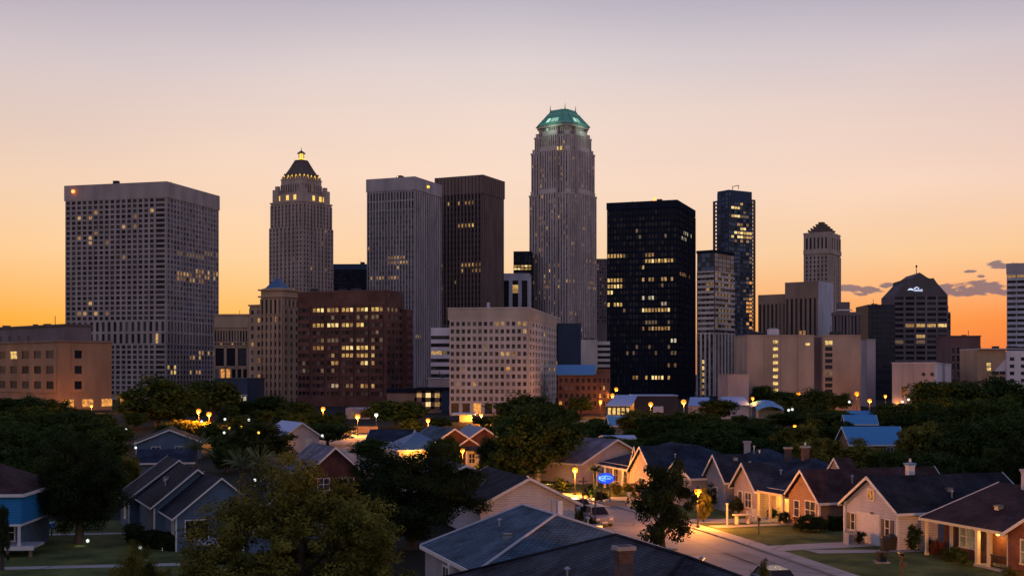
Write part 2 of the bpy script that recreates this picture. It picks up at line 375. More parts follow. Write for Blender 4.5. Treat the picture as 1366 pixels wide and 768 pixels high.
# --- dark blue low block with white canopy
b = Bld('commercial_building', 'low navy building with a white canopy left of the ornate tan tower', 'building', 330, 455, 5)
xl = b.u(286); b.box(xl,0,0,22,0,b.z(505),'navy_panel'); b.box(xl-.3,.3,-.3,22.3,b.z(505),b.z(504),'slate_spandrel')
b.box(b.u(311),0,-5,0,b.z(528),b.z(526),'awning_white'); b.box(b.u(311),0,-5,0,b.z(538),b.z(536),'awning_white')
b.face('F', b.u(312),0,-1,b.z(536),b.z(528),4,1,'slate_spandrel',.85,.8,.2,.2,lits=[(0,0,999,999,.35,'w')]); b.finish()

# --- art deco pyramid tower
def centre_box(b, a, z0, z1, mat, c=(0,0)): b.box(c[0]-a, c[0]+a, c[1]-a, c[1]+a, z0, z1, mat)
b = Bld('art_deco_tower', 'stone tower with stepped shoulders and dark pyramid roof under gold lantern', 'tower', 402, 800, 33)
q = 1/(math.cos(b.th)+math.sin(b.th))*800/F/2
A0 = 82*q; A1 = 78*q; A2 = 66*q; A3 = 52*q
centre_box(b, A0, 0, b.z(306), 'ornate_stone'); centre_box(b, A1, b.z(306), b.z(273), 'ornate_stone')
LT = [(0,0,999,999,.015,'a')]
for s_ in ('F','S'):
    at = -A0 if s_ == 'F' else A0; a1 = -A1 if s_ == 'F' else A1
    for (p, q_, n) in ((-A0,-A0*.6,2), (-A0*.6,A0*.6,5), (A0*.6,A0,2)):
        b.face(s_, p, q_, at, b.z(500), b.z(306), n, 34, 'ornate_stone', .42, .6, .7 if n == 5 else .3, .2, 'grey_stone', LT)
    b.face(s_, -A1, A1, a1, b.z(306), b.z(276), 9, 6, 'ornate_stone', .45, .7, .6, .2, 'grey_stone', LT)
centre_box(b, A1+.5, b.z(274), b.z(272), 'ornate_stone')
centre_box(b, A2, b.z(272), b.z(262), 'ornate_stone')
for sx in (-1,1):
    for sy in (-1,1): centre_box(b, A2*.2, b.z(272), b.z(255), 'ornate_stone', (sx*A2*.92, sy*A2*.92)); centre_box(b, A2*.1, b.z(255), b.z(250), 'ornate_stone', (sx*A2*.92, sy*A2*.92))
centre_box(b, A3, b.z(266), b.z(242), 'ornate_stone')
for s_ in ('F','S'):
    at = -A3 if s_ == 'F' else A3
    b.face(s_, -A3, A3, at, b.z(258), b.z(248), 9, 1, 'ornate_stone', .5, .95, .5, .2, 'ornate_stone', [(410,0,420,300,.6,'a')])
    a2 = -A2 if s_ == 'F' else A2
    for c in (-A2*.75, -A2*.1, A2*.45, A2*.75):
        b.w.append(((c, a2-.1, b.z(266.5)) if s_=='F' else (a2+.1, c, b.z(266.5)), 0 if s_=='F' else math.pi/2, 2.2, 3.2, LIT['g'], 1, 0))
for i in range(8):
    for s_ in (0, 1):
        c = -A3*.88+i*A3*.25; p = (c, -A3-.1, b.z(239)) if s_ == 0 else (A3+.1, c, b.z(239))
        b.w.append((p, s_*math.pi/2, .8, 2.2, LITV['lit_amber'][i%3], 1, 0))
centre_box(b, A3+.3, b.z(242), b.z(240.6), 'ornate_stone')
t = b.finish()
m = MB(); z0 = b.z(240.6); z1 = b.z(214); a = A3*.98; c = A3*.3
m.hexa([(-a,-a,z0),(a,-a,z0),(a,a,z0),(-a,a,z0)], [(-a*.62,-a*.62,z0+(z1-z0)*.5),(a*.62,-a*.62,z0+(z1-z0)*.5),(a*.62,a*.62,z0+(z1-z0)*.5),(-a*.62,a*.62,z0+(z1-z0)*.5)], 'dark_slate')
zz = z0+(z1-z0)*.5
m.hexa([(-a*.62,-a*.62,zz),(a*.62,-a*.62,zz),(a*.62,a*.62,zz),(-a*.62,a*.62,zz)], [(-c,-c,z1),(c,-c,z1),(c,c,z1),(-c,c,z1)], 'dark_slate')
for i in range(9):
    for sgn in (0,1):
        e = -a+i*a/4; T = Matrix.Rotation(sgn*math.pi/2, 4, 'Z'); m.tube([(e,-a-.1,z0),(e*.62,-a*.62-.15,zz),(e*c/a,-c-.1,z1)], .14, 'dark_slate', 4, T)
rf = m.build('roof', t)
for sgn in (0,1,2,3):
    for i in range(5):
        m = MB(); m.box(-.5,.5,-.3,.4,0,1.8,'dark_slate'); m.add([(-.6,-.4,1.8),(.6,-.4,1.8),(.6,.5,1.8),(-.6,.5,1.8),(0,0,3)], [(0,1,4),(1,2,4),(2,3,4),(3,0,4)], 'dark_slate')
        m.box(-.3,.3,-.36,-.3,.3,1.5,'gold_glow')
        o = m.build('dormer', rf, rz=sgn*math.pi/2); e = -a*.75+i*a*.375
        o.location = Matrix.Rotation(sgn*math.pi/2, 4, 'Z') @ Vector((e, -a*.93, z0+1))
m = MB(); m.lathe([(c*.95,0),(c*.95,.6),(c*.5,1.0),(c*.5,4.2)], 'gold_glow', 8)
m.lathe([(c*1.0,4.2),(c*1.0,4.5),(c*.55,5.5),(c*.1,6.3),(.08,8.5)], 'dark_slate', 8)
for k in range(8):
    t_ = k*math.pi/4; m.tube([(c*.62*math.cos(t_), c*.62*math.sin(t_), .6), (c*.62*math.cos(t_), c*.62*math.sin(t_), 4.3)], .13, 'dark_slate', 5)
m.build('lantern', t, loc=(0,0,z1))

# --- ornate tan tower
b = Bld('ornate_tower', 'slim tan stone tower with pediment and small blue pyramid roof', 'tower', 377, 500, 25)
xl = b.u(348); xw = b.u(331); yr = b.v(398); h = b.z(385)
LT = [(0,0,999,999,.03,'a')]
b.box(xl, 0, 0, yr, 0, h, 'gold_stone'); b.box(xw, xl+.5, 1, yr, 0, b.z(407), 'gold_stone'); b.box(xw-.5, xl, .5, yr, b.z(407), b.z(405), 'gold_stone')
b.face('F', xw, xl, 1, b.z(540), b.z(410), 2, 12, 'gold_stone', .42, .5, .35, .3, lits=LT)
b.face('F', xl, 0, 0, b.z(540), b.z(420), 5, 11, 'gold_stone', .46, .6, .6, .2, 'gold_stone', LT)
b.face('F', xl, 0, 0, b.z(419), b.z(398), 5, 1, 'gold_stone', .5, .9, .6, .3)
b.face('S', 0, yr, 0, b.z(540), b.z(410), 3, 12, 'gold_stone', .4, .55, .5, .3, lits=LT)
b.face('S', 0, yr, 0, b.z(409), b.z(398), 4, 1, 'gold_stone', .5, .8, .5, .3)
b.crown(xl, 0, 0, yr, b.z(396), b.z(394), 'gold_stone', .9); b.crown(xl, 0, 0, yr, b.z(387), b.z(385), 'gold_stone', .9)
t = b.finish(); m = MB(); c = (xl/2, 6)
m.add([(xl-.3,0,h),(.3,0,h),(.3,yr*.8,h),(xl-.3,yr*.8,h),(xl*.5,yr*.3,b.z(379))],[(0,1,4),(1,2,4),(2,3,4),(3,0,4)],'gold_stone')
m.add([(xl*.86,1,b.z(383)),(xl*.14,1,b.z(383)),(xl*.14,yr*.7,b.z(383)),(xl*.86,yr*.7,b.z(383)),(xl*.5,yr*.35,b.z(368.5))],[(0,1,4),(1,2,4),(2,3,4),(3,0,4)],'deep_blue_roof')
m.box(xl*.86,xl*.14,1,yr*.7,h-.2,b.z(383),'gold_stone'); m.tube([(xl*.5,yr*.35,b.z(369)),(xl*.5,yr*.35,b.z(364))], .15, 'iron_black', 5)
m.build('roof', t)

# --- brick block
b = Bld('brick_office_block', 'dark red brick office block with rows of yellow lit windows', OFF, 515, 470, 20)
xl = b.u(398); yr = b.v(536); h = b.z(388)
b.box(xl, 0, 0, yr, 0, h, 'city_brick'); b.box(xl-.3,.3,-.3,yr+.3,h,h+.5,'reddish')
LT = [(418,407,516,418,1,'y'),(418,433,498,443,1,'y'),(440,422,516,430,.5,'d'),(418,463,437,474,.9,'a'),(440,464,446,474,.5,'a'),(458,463,498,474,1,'y'),
 (440,474,458,485,.9,'y'),(478,474,498,485,.9,'y'),(440,507,458,517,1,'w'),(462,507,476,517,.6,'d'),(478,507,498,518,1,'a'),(440,452,516,462,.35,'d'),(0,430,999,540,.08,'d')]
gw = -xl/6; 
for k in range(6):
    b.face('F', xl+k*gw, xl+(k+1)*gw-1.1, 0, b.z(530), b.z(407), 3, 12, 'city_brick', .78, .5, .30, .42, lits=LT)
b.box(xl, 0, -.45, 0, b.z(407), h-.2, 'city_brick'); b.box(xl,0,-.45,0,0,b.z(530),'city_brick')
b.face('S', 0, yr, 0, b.z(530), b.z(407), 4, 12, 'city_brick', .6, .5, .3, .42, lits=[(516,407,536,416,.6,'d'),(0,0,999,999,.04,'a')]); b.box(0,.45,0,yr,b.z(407),h-.2,'city_brick')
y2 = b.v(549, 2); b.box(-2, 2, yr, y2+1, 0, b.z(410), 'city_brick'); b.face('S', yr, y2, 2, b.z(530), b.z(418), 3, 11, 'city_brick', .6, .5, .3, .42)
b.clutter(xl,0,0,yr,h+.5,5,3); b.finish(True)
# --- dark tower behind
b = Bld('office_tower', 'low black glass tower peeking between the pyramid roof tower and grey tower', 'tower', 492, 900, 3)
xl = b.u(440); h = b.z(352); b.box(xl,0,0,40,0,h,'black_steel'); b.box(xl,0,-.3,0,h-4,h,'navy_panel')
b.face('F', xl, 0, 0, b.z(420), h-4, 14, 12, 'black_steel', .7, .6, .3, .2, 'black_steel', dark=['pane_a','pane_c']); b.clutter(xl,0,0,40,h,3,4); b.finish()

# --- grey slab tower
b = Bld('office_tower', 'tall ash grey slab tower with ribbed front and blank parapet', 'tower', 553, 650, 22)
xl = b.u(490); yr = b.v(588); h = b.z(236)
b.box(xl,0,0,yr,0,h,'ash_concrete'); b.box(xl-.5,.5,-.5,yr+.5,b.z(253),h+.2,'ash_concrete')
LT = [(519,343,546,351,.8,'a'),(493,366,532,374,.75,'a'),(0,0,999,999,.004,'a')]
b.face('F', xl, 0, 0, b.z(279), b.z(254), 16, 2, 'ash_concrete', .55, .85, .5, .4, 'ash_concrete')
b.face('F', xl, 0, 0, b.z(520), b.z(279), 16, 36, 'ash_concrete', .6, .62, .5, .25, 'grey_spandrel', LT, ['pane_b','pane_blind','pane_a'])
b.face('S', 0, yr, 0, b.z(520), b.z(254), 12, 39, 'ash_concrete', .5, .62, .5, .25, 'grey_spandrel', [(552,443,564,451,.9,'a')], ['pane_b','pane_blind','pane_blind'])
b.clutter(xl,0,0,yr,h+.2,3,4); m = MB(); m.lathe([(.2,0),(.9,.3),(.9,1.1),(.2,1.4)],'gold_glow',8); m.build('roof_light', b.t, loc=(.9,yr*.45,h-4)); b.finish()
# --- dark ribbed tower
b = Bld('office_tower', 'dark brown tower with tall vertical ribs rising past its roof', 'tower', 643, 700, 25)
xl = b.u(583); yr = b.v(670); h = b.z(236)
b.box(xl,0,0,yr,0,h,'dark_brown')
LT = [(596,267,637,277,.7,'a'),(610,298,632,305,.85,'y'),(588,352,614,361,.6,'a'),(616,352,646,367,.75,'a'),(586,380,604,386,.4,'d'),(0,0,999,999,.008,'d')]
b.face('F', xl, 0, 0, b.z(500), b.z(258), 13, 32, 'dark_brown', .62, .6, 1.1, .2, 'slate_spandrel', LT, ['pane_a','pane_c'])
b.face('S', 0, yr, 0, b.z(500), b.z(258), 10, 32, 'dark_brown', .45, .6, 1.1, .2, 'slate_spandrel', dark=['pane_a','pane_c'])
for i in range(14): c = xl-i*xl/13; b.box(c-.9, c+.9, -1.3, .1, b.z(258), b.z(233.5), 'dark_brown')
for i in range(11): c = i*yr/10; b.box(-.1, 1.3, c-.9, c+.9, b.z(258), b.z(233.5), 'dark_brown')
b.clutter(xl,0,0,yr,h,5,3); b.finish()
# --- white striped and black ones behind
b = Bld('office_tower', 'pale tower with dark vertical stripes behind the white grid building', 'tower', 706, 760, 4)
xl = b.u(669); h = b.z(366); b.box(xl,0,0,24,0,h,'blue_white_panel'); b.box(xl-.4,.4,-.6,24,h,b.z(364.5),'blue_white_panel'); b.box(xl,0,-.5,0,b.z(374),h,'blue_white_panel')
b.face('F', xl, 0, 0, b.z(430), b.z(374), 3, 10, 'blue_white_panel', .62, .98, .6, .1, 'black_steel', [(684,380,691,389,1,'y')], ['pane_c']); b.clutter(xl,0,0,24,h,4,3); b.finish()
b = Bld('office_tower', 'black tower with yellow lit floor just left of the tallest tower', 'tower', 709, 830, 4)
xl = b.u(685); h = b.z(335); b.box(xl,0,0,24,0,h,'black_steel')
b.face('F', xl, 0, 0, b.z(400), b.z(337), 5, 16, 'black_steel', .8, .6, .3, .2, 'black_steel', [(0,351,999,360,.95,'y')], ['pane_a','pane_c']); b.finish()

# --- white grid building
b = Bld('office_block', 'pale pinkish block with a regular grid of square windows', OFF, 704, 372, 9)
xl = b.u(600); yr = b.v(746); h = b.z(410); b.box(xl,0,0,yr,0,h,'white_concrete')
b.box(xl-.4,.4,-.45,yr+.4,b.z(426.5),h-.5,'white_concrete')
for k in range(6): b.box(xl-.6,.6,-.65,yr+.6,b.z(424-k*2.4),b.z(423.2-k*2.4),'white_concrete')
b.box(xl-.6,.6,-.65,yr+.6,h-.5,h+.1,'white_concrete')
LT = [(660,426,704,434,.6,'a'),(690,426,746,434,.5,'d'),(693,436,704,443,.7,'a'),(668,465,690,474,.7,'a'),(676,484,685,494,1,'o'),(630,508,640,516,1,'a'),(646,516,656,524,.6,'d'),(636,455,650,466,.3,'d'),(0,0,999,999,.02,'d')]
LS = [(716,446,730,453,.8,'y'),(720,484,742,494,.8,'a'),(716,475,740,483,.5,'d'),(704,426,746,434,.7,'d'),(0,0,999,999,.05,'d')]
b.face('F', xl, 0, 0, b.z(537), b.z(426.5), 14, 11, 'white_concrete', .6, .55, .38, .4, lits=LT, dark=['pane_b','pane_a','pane_blind'])
b.face('S', 0, yr, 0, b.z(537), b.z(427), 12, 11, 'white_concrete', .5, .55, .38, .4, lits=LS, dark=['pane_b','pane_a','pane_blind'])
b.face('F', xl, 0, 0, b.z(553), b.z(537), 7, 1, 'white_concrete', .7, .9, .5, .5, dark=['pane_a'], lits=[(635,530,660,560,.7,'o')])
m = MB(); m.box(-.4,.4,-.4,.4,0,1.6,'blue_white_panel'); m.box(-.15,.15,-.15,.15,1.6,2.6,'iron_black'); m.build('rooftop_unit', b.t, loc=(b.u(650),2,h+.1)); b.finish()
# --- striped block behind it at left
b = Bld('office_block', 'low white block with black window bands left of the square-grid block', OFF, 604, 450, 4)
xl = b.u(575); h = b.z(437); b.box(xl,0,0,24,0,h,'pale_white'); b.box(xl,0,-.5,0,b.z(445),h,'pale_white')
b.face('F', xl, 0, 0, b.z(506), b.z(445), 4, 6, 'black_steel', .95, .48, .1, .6, 'pale_white', [(575,470,586,480,1,'a'),(586,470,600,480,.5,'d')], ['pane_c','pane_a']); b.clutter(xl,0,0,24,h,2,2); b.finish()
b = Bld('annex', 'blank pinkish annex below the white striped block', 'building', 606, 425, 4)
b.box(b.u(571),0,0,20,0,b.z(505),'pink_render'); b.box(b.u(571)-.3,.3,-.3,20,b.z(505),b.z(504),'pale_white'); b.clutter(b.u(571),0,0,20,b.z(504),3,1.8); b.finish()

# --- tallest tower
b = Bld('skyscraper', 'tallest stone skyscraper with green copper crown', 'skyscraper', 751, 850, 38)
q = 1/(math.cos(b.th)+math.sin(b.th))*850/F/2
A = [88.5*q, 83.5*q, 74.5*q, 63*q]; zs = [0, b.z(262), b.z(206), b.z(185), b.z(174)]
LT = [(724,358,735,366,.7,'y'),(724,366,736,385,.55,'a'),(755,374,770,380,.8,'a'),(725,255,745,275,.2,'d'),(780,345,797,352,.6,'a'),(783,373,797,386,.8,'a'),(0,0,999,999,.14,'d'),(0,0,999,999,.05,'a')]
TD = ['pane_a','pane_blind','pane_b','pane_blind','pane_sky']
for k in range(4):
    a = A[k]; centre_box(b, a, zs[k], zs[k+1], 'tower_stone')
    cut = a*.45
    for s_ in ('F','S'):
        at = -a if s_ == 'F' else a
        z0_, z1_ = (b.z(500) if k == 0 else zs[k]), zs[k+1]
        nf = max(2, round((z1_-z0_)/3.6))
        b.face(s_, -a, -cut, at, z0_, z1_, 4, nf, 'tower_stone', .5, .6, .6, .3, 'grey_spandrel', LT, TD)
        b.face(s_, cut, a, at, z0_, z1_, 4, nf, 'tower_stone', .5, .6, .6, .3, 'grey_spandrel', LT, TD)
        # projecting middle bay
        d = 1.8
        if s_ == 'F': b.box(-cut, cut, -a-d, -a, z0_, z1_+3, 'tower_stone')
        else: b.box(a, a+d, -cut, cut, z0_, z1_+3, 'tower_stone')
        b.face(s_, -cut, cut, at-d if s_ == 'F' else at+d, z0_, z1_, 7, nf, 'tower_stone', .5, .6, .6, .3, 'grey_spandrel', LT, TD)
    centre_box(b, a+.6, zs[k+1]-1.2, zs[k+1]+.01, 'tower_stone')
    for sx in (-1,1):
        for sy in (-1,1): centre_box(b, 1.2, zs[k+1], zs[k+1]+2.5, 'tower_stone', (sx*(a-1.5), sy*(a-1.5)))
    for sx,sy in ((1,-1),):
        mb = b.mb; T = Matrix.Translation((a*.98, -a*.98, 0)); pass
b.w += [((c, -A[2]-2.6, b.z(204)), 0, 1.8, 2.4, LIT['y'], 1, 0) for c in (4,7,10)]
t = b.finish()
m = MB(); a = A[3]*1.27; z0 = zs[4]
def octo(a, z, c=.32): k = a*c; return [(-a+k,-a,z),(a-k,-a,z),(a,-a+k,z),(a,a-k,z),(a-k,a,z),(-a+k,a,z),(-a,a-k,z),(-a,-a+k,z)]
m.hexa(octo(a,z0), octo(a,z0+1.5), 'tower_stone')
rings = [(1.04,0),(.98,1.2),(.77,5.2),(.60,8.6),(.57,8.7),(.48,11.2)]
for (r0,h0),(r1,h1) in zip(rings[:-1], rings[1:]): m.hexa(octo(a*r0,z0+1.5+h0), octo(a*r1,z0+1.5+h1), 'copper_green')
for k in range(8):
    p = [Vector(octo(a*r_*1.01, z0+1.5+h_)[k]) for r_,h_ in rings]; m.tube(p, .35, 'copper_green', 5)
for k in range(8):
    for fr_ in (.25,.5,.75):
        q0 = [Vector(octo(a*r_*1.004, z0+1.5+h_)[k]).lerp(Vector(octo(a*r_*1.004, z0+1.5+h_)[(k+1)%8]), fr_) for r_,h_ in rings]; m.tube(q0, .16, 'green_rib', 4)
for r_, h_ in ((.98,1.3),(.60,8.6),(.48,11.2)):
    q0 = [Vector(p_) for p_ in octo(a*r_*1.01, z0+1.5+h_)]; m.tube(q0+[q0[0]], .28, 'green_rib', 5)
rf = m.build('roof', t)
for k, (c, s_) in enumerate([(-.25,0),(.05,0),(.3,0),(-.3,1),(0,1)]):
    m = MB(); w_ = a*.11; z_ = z0+1.5
    def q_(x, h, off=-.12):
        r_ = .98-.21*(h-1.2)/4 if h < 5.2 else .77-.17*(h-5.2)/3.4
        return (x*r_, -a*r_+off, z_+h)
    x0, x1 = c*a-w_, c*a+w_
    m.add([q_(x0,2.2),q_(x1,2.2),q_(x1,5.1),q_(x0,5.1),q_(x0,2.2,.2),q_(x1,2.2,.2),q_(x1,5.1,.2),q_(x0,5.1,.2)], [(0,1,2,3),(7,6,5,4),(0,4,5,1),(1,5,6,2),(2,6,7,3),(3,7,4,0)], 'green_pale' if k in (0,3) else 'green_lit', Matrix.Rotation(s_*math.pi/2,4,'Z')); m.build('skylight', rf)
for x_, y_ in ((-1,-1),(1,-1),(1,1),(-1,1)):
    m = MB(); m.tube([(0,0,0),(0,0,2.2),(0,0,4.5)], [.45,.25,.05], 'copper_green', 6); m.build('finial', rf, loc=(x_*a*.42, y_*a*.42, z0+12.5))
for x_, y_ in ((0,-1),(1,0)): point('crown_light', (x_*a*1.35+(0 if x_ else 2), y_*a*1.35, z0-1), 800, (.6,1,.75), .5, t)  # unseen floodlights assumed from the lit crown; no fixture built
m = MB(); m.box(0,.2,0,1.6,0,1.6,'green_lit'); m.build('roof_light', t, loc=(-4,-A[3]-2.2,b.z(178)), rz=-math.pi/2)
# --- sliver and low neighbours right of it
b = Bld('office_tower', 'narrow grey tower squeezed between tallest tower and black tower', 'tower', 815, 930, 3)
xl = b.u(790); h = b.z(345); b.box(xl,0,0,24,0,h,'plum_stone')
b.face('F', xl, 0, 0, b.z(430), h-1, 8, 18, 'plum_stone', .55, .6, .4, .3, lits=[(0,0,999,999,.08,'d')]); b.finish()
b = Bld('commercial_building', 'windowless black box between grid block and black tower', 'building', 775, 440, 0)
xl = b.u(744); b.box(xl,0,0,18,0,b.z(432),'navy_panel'); b.box(xl-.2,.2,-.2,18.2,b.z(432),b.z(431),'slate_spandrel')
for k in range(1,6): b.box(xl+k*-xl/6-.05, xl+k*-xl/6+.05, -.06, .02, 0, b.z(432)-.1, 'slate_spandrel')
b.finish()
b = Bld('office_block', 'beige block with black bands on its right end beside black tower', OFF, 797, 520, 0)
xl = b.u(746); xr = b.u(814); b.box(xl,0,0,24,0,b.z(453),'white_concrete'); b.box(0,xr,1,24,0,b.z(455),'white_concrete')
b.face('F', 0, xr, 1, b.z(495), b.z(458), 2, 5, 'black_steel', .95, .5, .1, .5, 'white_concrete', dark=['pane_c']); b.clutter(xl,0,0,24,b.z(453),2,2); b.finish()
b = Bld('brick_building', 'low red brick building with a blue shed roof', 'building', 797, 395, 3)
xl = b.u(744); yr = b.v(813) if b.v(813) > 0 else 12; xr = b.u(814); b.box(xl,xr,0,16,0,b.z(499),'red_city_brick'); b.box(0,xr,.5,16,b.z(499),b.z(492),'red_city_brick')
b.face('F', xl, 0, 0, b.z(543), b.z(502), 7, 4, 'red_city_brick', .5, .55, .25, .3, lits=[(0,0,999,999,.06,'o')]); b.face('F', .2, xr, 0, b.z(543), b.z(502), 3, 4, 'red_city_brick', .45, .55, .25, .3, lits=[(0,0,999,999,.2,'o')])
t = b.finish(True); m = MB(); m.slab([(xl-.5,-1,b.z(499)),(-1,-1,b.z(499)),(b.u(795),10,b.z(486)),(xl-.5,10,b.z(486))], .3, 'blue_metal'); m.build('roof', t)

# --- black tower
b = Bld('office_tower', 'broad black glass tower with scattered yellow lit offices', 'tower', 903, 600, 20)
xl = b.u(810); yr = b.v(927); h = b.z(267)
b.box(xl,0,0,yr,0,h,'black_steel'); b.box(xl-.3,.3,-.4,yr+.3,b.z(276),h+.2,'black_steel')
LT = [(812,338,831,345,1,'y'),(855,337,873,343,.7,'a'),(860,344,899,352,.8,'y'),(838,353,862,362,.6,'a'),(812,372,831,379,1,'y'),(812,381,831,388,1,'y'),(812,390,831,397,.9,'y'),(812,399,831,407,.95,'y'),
 (856,370,901,378,.75,'a'),(855,397,888,405,.9,'w'),(855,406,894,414,.85,'y'),(855,423,900,431,.35,'d'),(855,432,894,441,.75,'a'),(893,451,902,458,.9,'w'),(848,462,903,477,.4,'d'),(836,469,850,477,.5,'d'),
 (840,497,850,504,.6,'a'),(860,496,899,505,.9,'y'),(890,486,903,493,.6,'a'),(0,0,999,999,.02,'d')]
LS = [(903,310,924,321,.7,'w'),(903,363,928,371,.7,'a'),(903,488,918,494,.5,'d')]
b.face('F', xl, 0, 0, b.z(524), b.z(277), 22, 30, 'black_steel', .72, .6, .45, .15, 'black_steel', LT, ['pane_c','pane_a','pane_c'])
b.face('S', 0, yr, 0, b.z(524), b.z(277), 10, 30, 'black_steel', .7, .6, .45, .15, 'black_steel', LS, ['pane_c','pane_a'])
b.clutter(xl,0,0,yr,h+.2,6,3); beacon(b.t, (b.u(873),0,h+.3)); b.finish()
# --- framed white/black tower
b = Bld('office_tower', 'pale framed tower with a dark glass top right of the black tower', 'tower', 953, 560, 36)
xl = b.u(930); yr = b.v(979); h = b.z(334)
b.box(xl,0,0,yr,0,h,'navy_panel'); b.box(xl-.3,.3,-.3,yr+.3,h-1,h+.3,'black_steel')
b.face('F', xl,0,0,b.z(361),h-1,4,4,'navy_panel',.9,.85,.1,.1,dark=['pane_blue','pane_a']); b.face('S', 0,yr,0,b.z(361),h-1,5,4,'navy_panel',.9,.85,.1,.1,dark=['pane_blue','pane_a'])
b.face('F', xl,0,0,b.z(445),b.z(361),4,12,'plum_stone',.82,.5,.3,.5,'white_concrete',[(943,378,953,388,.9,'a')])
b.face('S', 0,yr,0,b.z(445),b.z(361),6,12,'plum_stone',.8,.55,.3,.5,'white_concrete',[(953,360,980,440,.45,'d')],['pane_blind','pane_b','pane_a'])
b.face('F', xl,0,0,b.z(528),b.z(445),4,10,'white_concrete',.6,.6,.6,.2,'slate_spandrel',[(933,480,943,528,1,'y')])
b.face('S', 0,yr,0,b.z(528),b.z(445),6,10,'white_concrete',.6,.6,.6,.2,'slate_spandrel')
b.clutter(xl,0,0,yr,h,2,2); b.finish()
# --- lattice glass tower
b = Bld('office_tower', 'slender blue glass tower with open lattice frames on both edges', 'tower', 972, 800, 58)
xl = b.u(957); yr = b.v(1003); h = b.z(253)
b.box(xl,0,0,yr,0,h,'navy_panel')
LT = [(976,274,986,279,1,'y'),(986,270,991,276,.9,'y'),(976,284,986,290,1,'y'),(986,276,1001,292,.35,'d'),(984,296,999,301,.6,'a'),(986,301,994,309,.9,'y'),(976,310,1002,317,.95,'y'),(976,317,1002,325,.6,'a'),(990,330,1003,400,.25,'d'),(996,370,1004,440,.5,'o')]
b.face('F', xl,0,0,b.z(500),b.z(256),3,44,'navy_panel',.8,.7,.2,.15,'navy_panel',dark=['pane_blue','pane_a'])
b.face('S', 0,yr*.10,0,b.z(500),b.z(256),1,44,'navy_panel',.8,.7,.2,.15,'navy_panel',dark=['pane_a','pane_blue'])
b.face('S', yr*.10,yr,0,b.z(500),b.z(268),7,42,'navy_panel',.9,.62,.2,.25,'navy_panel',LT,['pane_blue','pane_a','pane_c'])
t = b.finish()
def lattice(x0,x1,y0,y1,zt,zb,n):
    m = MB()
    for (x_,y_) in ((x0,y0),(x1,y0),(x0,y1),(x1,y1)): m.box(x_-.35,x_+.35,y_-.35,y_+.35,zb,zt,'dark_brown')
    for i in range(n+1):
        zz = zb+(zt-zb)*i/n; m.box(x0-.3,x1+.3,y0-.3,y1+.3,zz-.45,zz+.45,'dark_brown')
    m.build('lattice_frame', t)
lattice(b.u(951.5), b.u(957)-.3, .3, 1.2, b.z(266), b.z(420), 30)
yb = b.v(1007.3); lattice(-1.2, -.3, b.v(1003)+.3, yb, b.z(264), b.z(440), 34)
m = MB(); m.box(0,6,0,.3,2.2,2.6,'dark_brown'); m.box(0,.3,0,.3,0,2.6,'dark_brown'); m.box(5.7,6,0,.3,0,2.6,'dark_brown'); m.build('roof_frame', t, loc=(-1,4,h))

# --- windowless beige block
b = Bld('civic_building', 'massive windowless beige block with one column of yellow windows', 'building', 1148, 425, 0)
xl = b.u(997); x1 = b.u(1086); x2 = b.u(1098); h = b.z(448)
b.box(xl,x1,0,26,0,h,'beige_concrete'); b.box(x1,x2,3,26,0,h-.4,'plum_stone'); b.box(x2,0,0,26,0,h,'beige_concrete')
for k in range(1,4): b.box(xl+k*(x1-xl)/4-.06, xl+k*(x1-xl)/4+.06, -.05,.01,0,h,'brown_stone')
b.box(xl-.2,x1+.1,-.2,26,h,h+.4,'beige_concrete'); b.box(x2-.1,.2,-.2,26,h,h+.4,'beige_concrete')
for k in range(8): b.w.append(((b.u(1034.5), -.03, b.z(456+k*9.2)), 0, 1.7, 1.1, LIT['y'], 1, 0))
for k in range(9): b.w.append(((b.u(1105.5), -.03, b.z(457+k*8.1)), 0, 2.5, 1.35, LIT['y'] if k == 0 else ('lit_dim' if k == 5 else 'pane_a'), 1, 0))
b.w.append(((b.u(1077.5), -.03, b.z(459)), 0, 1.5, .8, LIT['y'], 1, 0))
b.clutter(xl,x1-4,4,24,h+.4,6,3.2); b.clutter(x2,0,4,24,h+.4,3,3); m = MB(); m.box(0,3.6,0,3,0,2.4,'pale_white'); m.box(.4,3.2,.4,2.6,2.4,2.8,'trim_grey'); m.build('rooftop_unit', b.t, loc=(b.u(1028),3,h)); b.finish()
b = Bld('annex', 'plain pink low annex at the left foot of the windowless block', 'building', 999, 412, 0)
b.box(b.u(971),0,0,20,0,b.z(500),'pink_render'); b.box(b.u(971)-.2,.2,-.2,20,b.z(500),b.z(499),'pink_render'); b.finish()
# --- ribbed pair behind
b = Bld('office_tower', 'brown twin block with vertical slots and blank bluish side wall', 'tower', 1091, 520, 38)
xl = b.u(1048); xw = b.u(1010); yr = max(8, b.v(1111)); h = b.z(375)
b.box(xl,0,0,yr,0,h,'brown_stone'); b.box(-.02,.25,0,yr,0,h,'blue_white_panel'); b.box(xw,xl,1.5,yr,0,b.z(390),'brown_stone')
b.face('F', xl,0,0,b.z(450),b.z(397),7,1,'brown_stone',.5,.97,.6,.3,'brown_stone',[(1065,440,1072,450,1,'a')])
b.face('F', xw,xl,1.5,b.z(450),b.z(403),7,1,'brown_stone',.5,.97,.6,.3,'brown_stone')
b.box(xl-.02,.3,-.62,.05,b.z(397),h,'brown_stone'); b.box(xw,xl,.88,1.55,b.z(403),b.z(390),'brown_stone')
for k in range(2): b.w.append(((b.u(1069+k*5), -.68, b.z(444)), 0, 1.1, 2.2, LIT['a'], 1, 0))
b.finish()
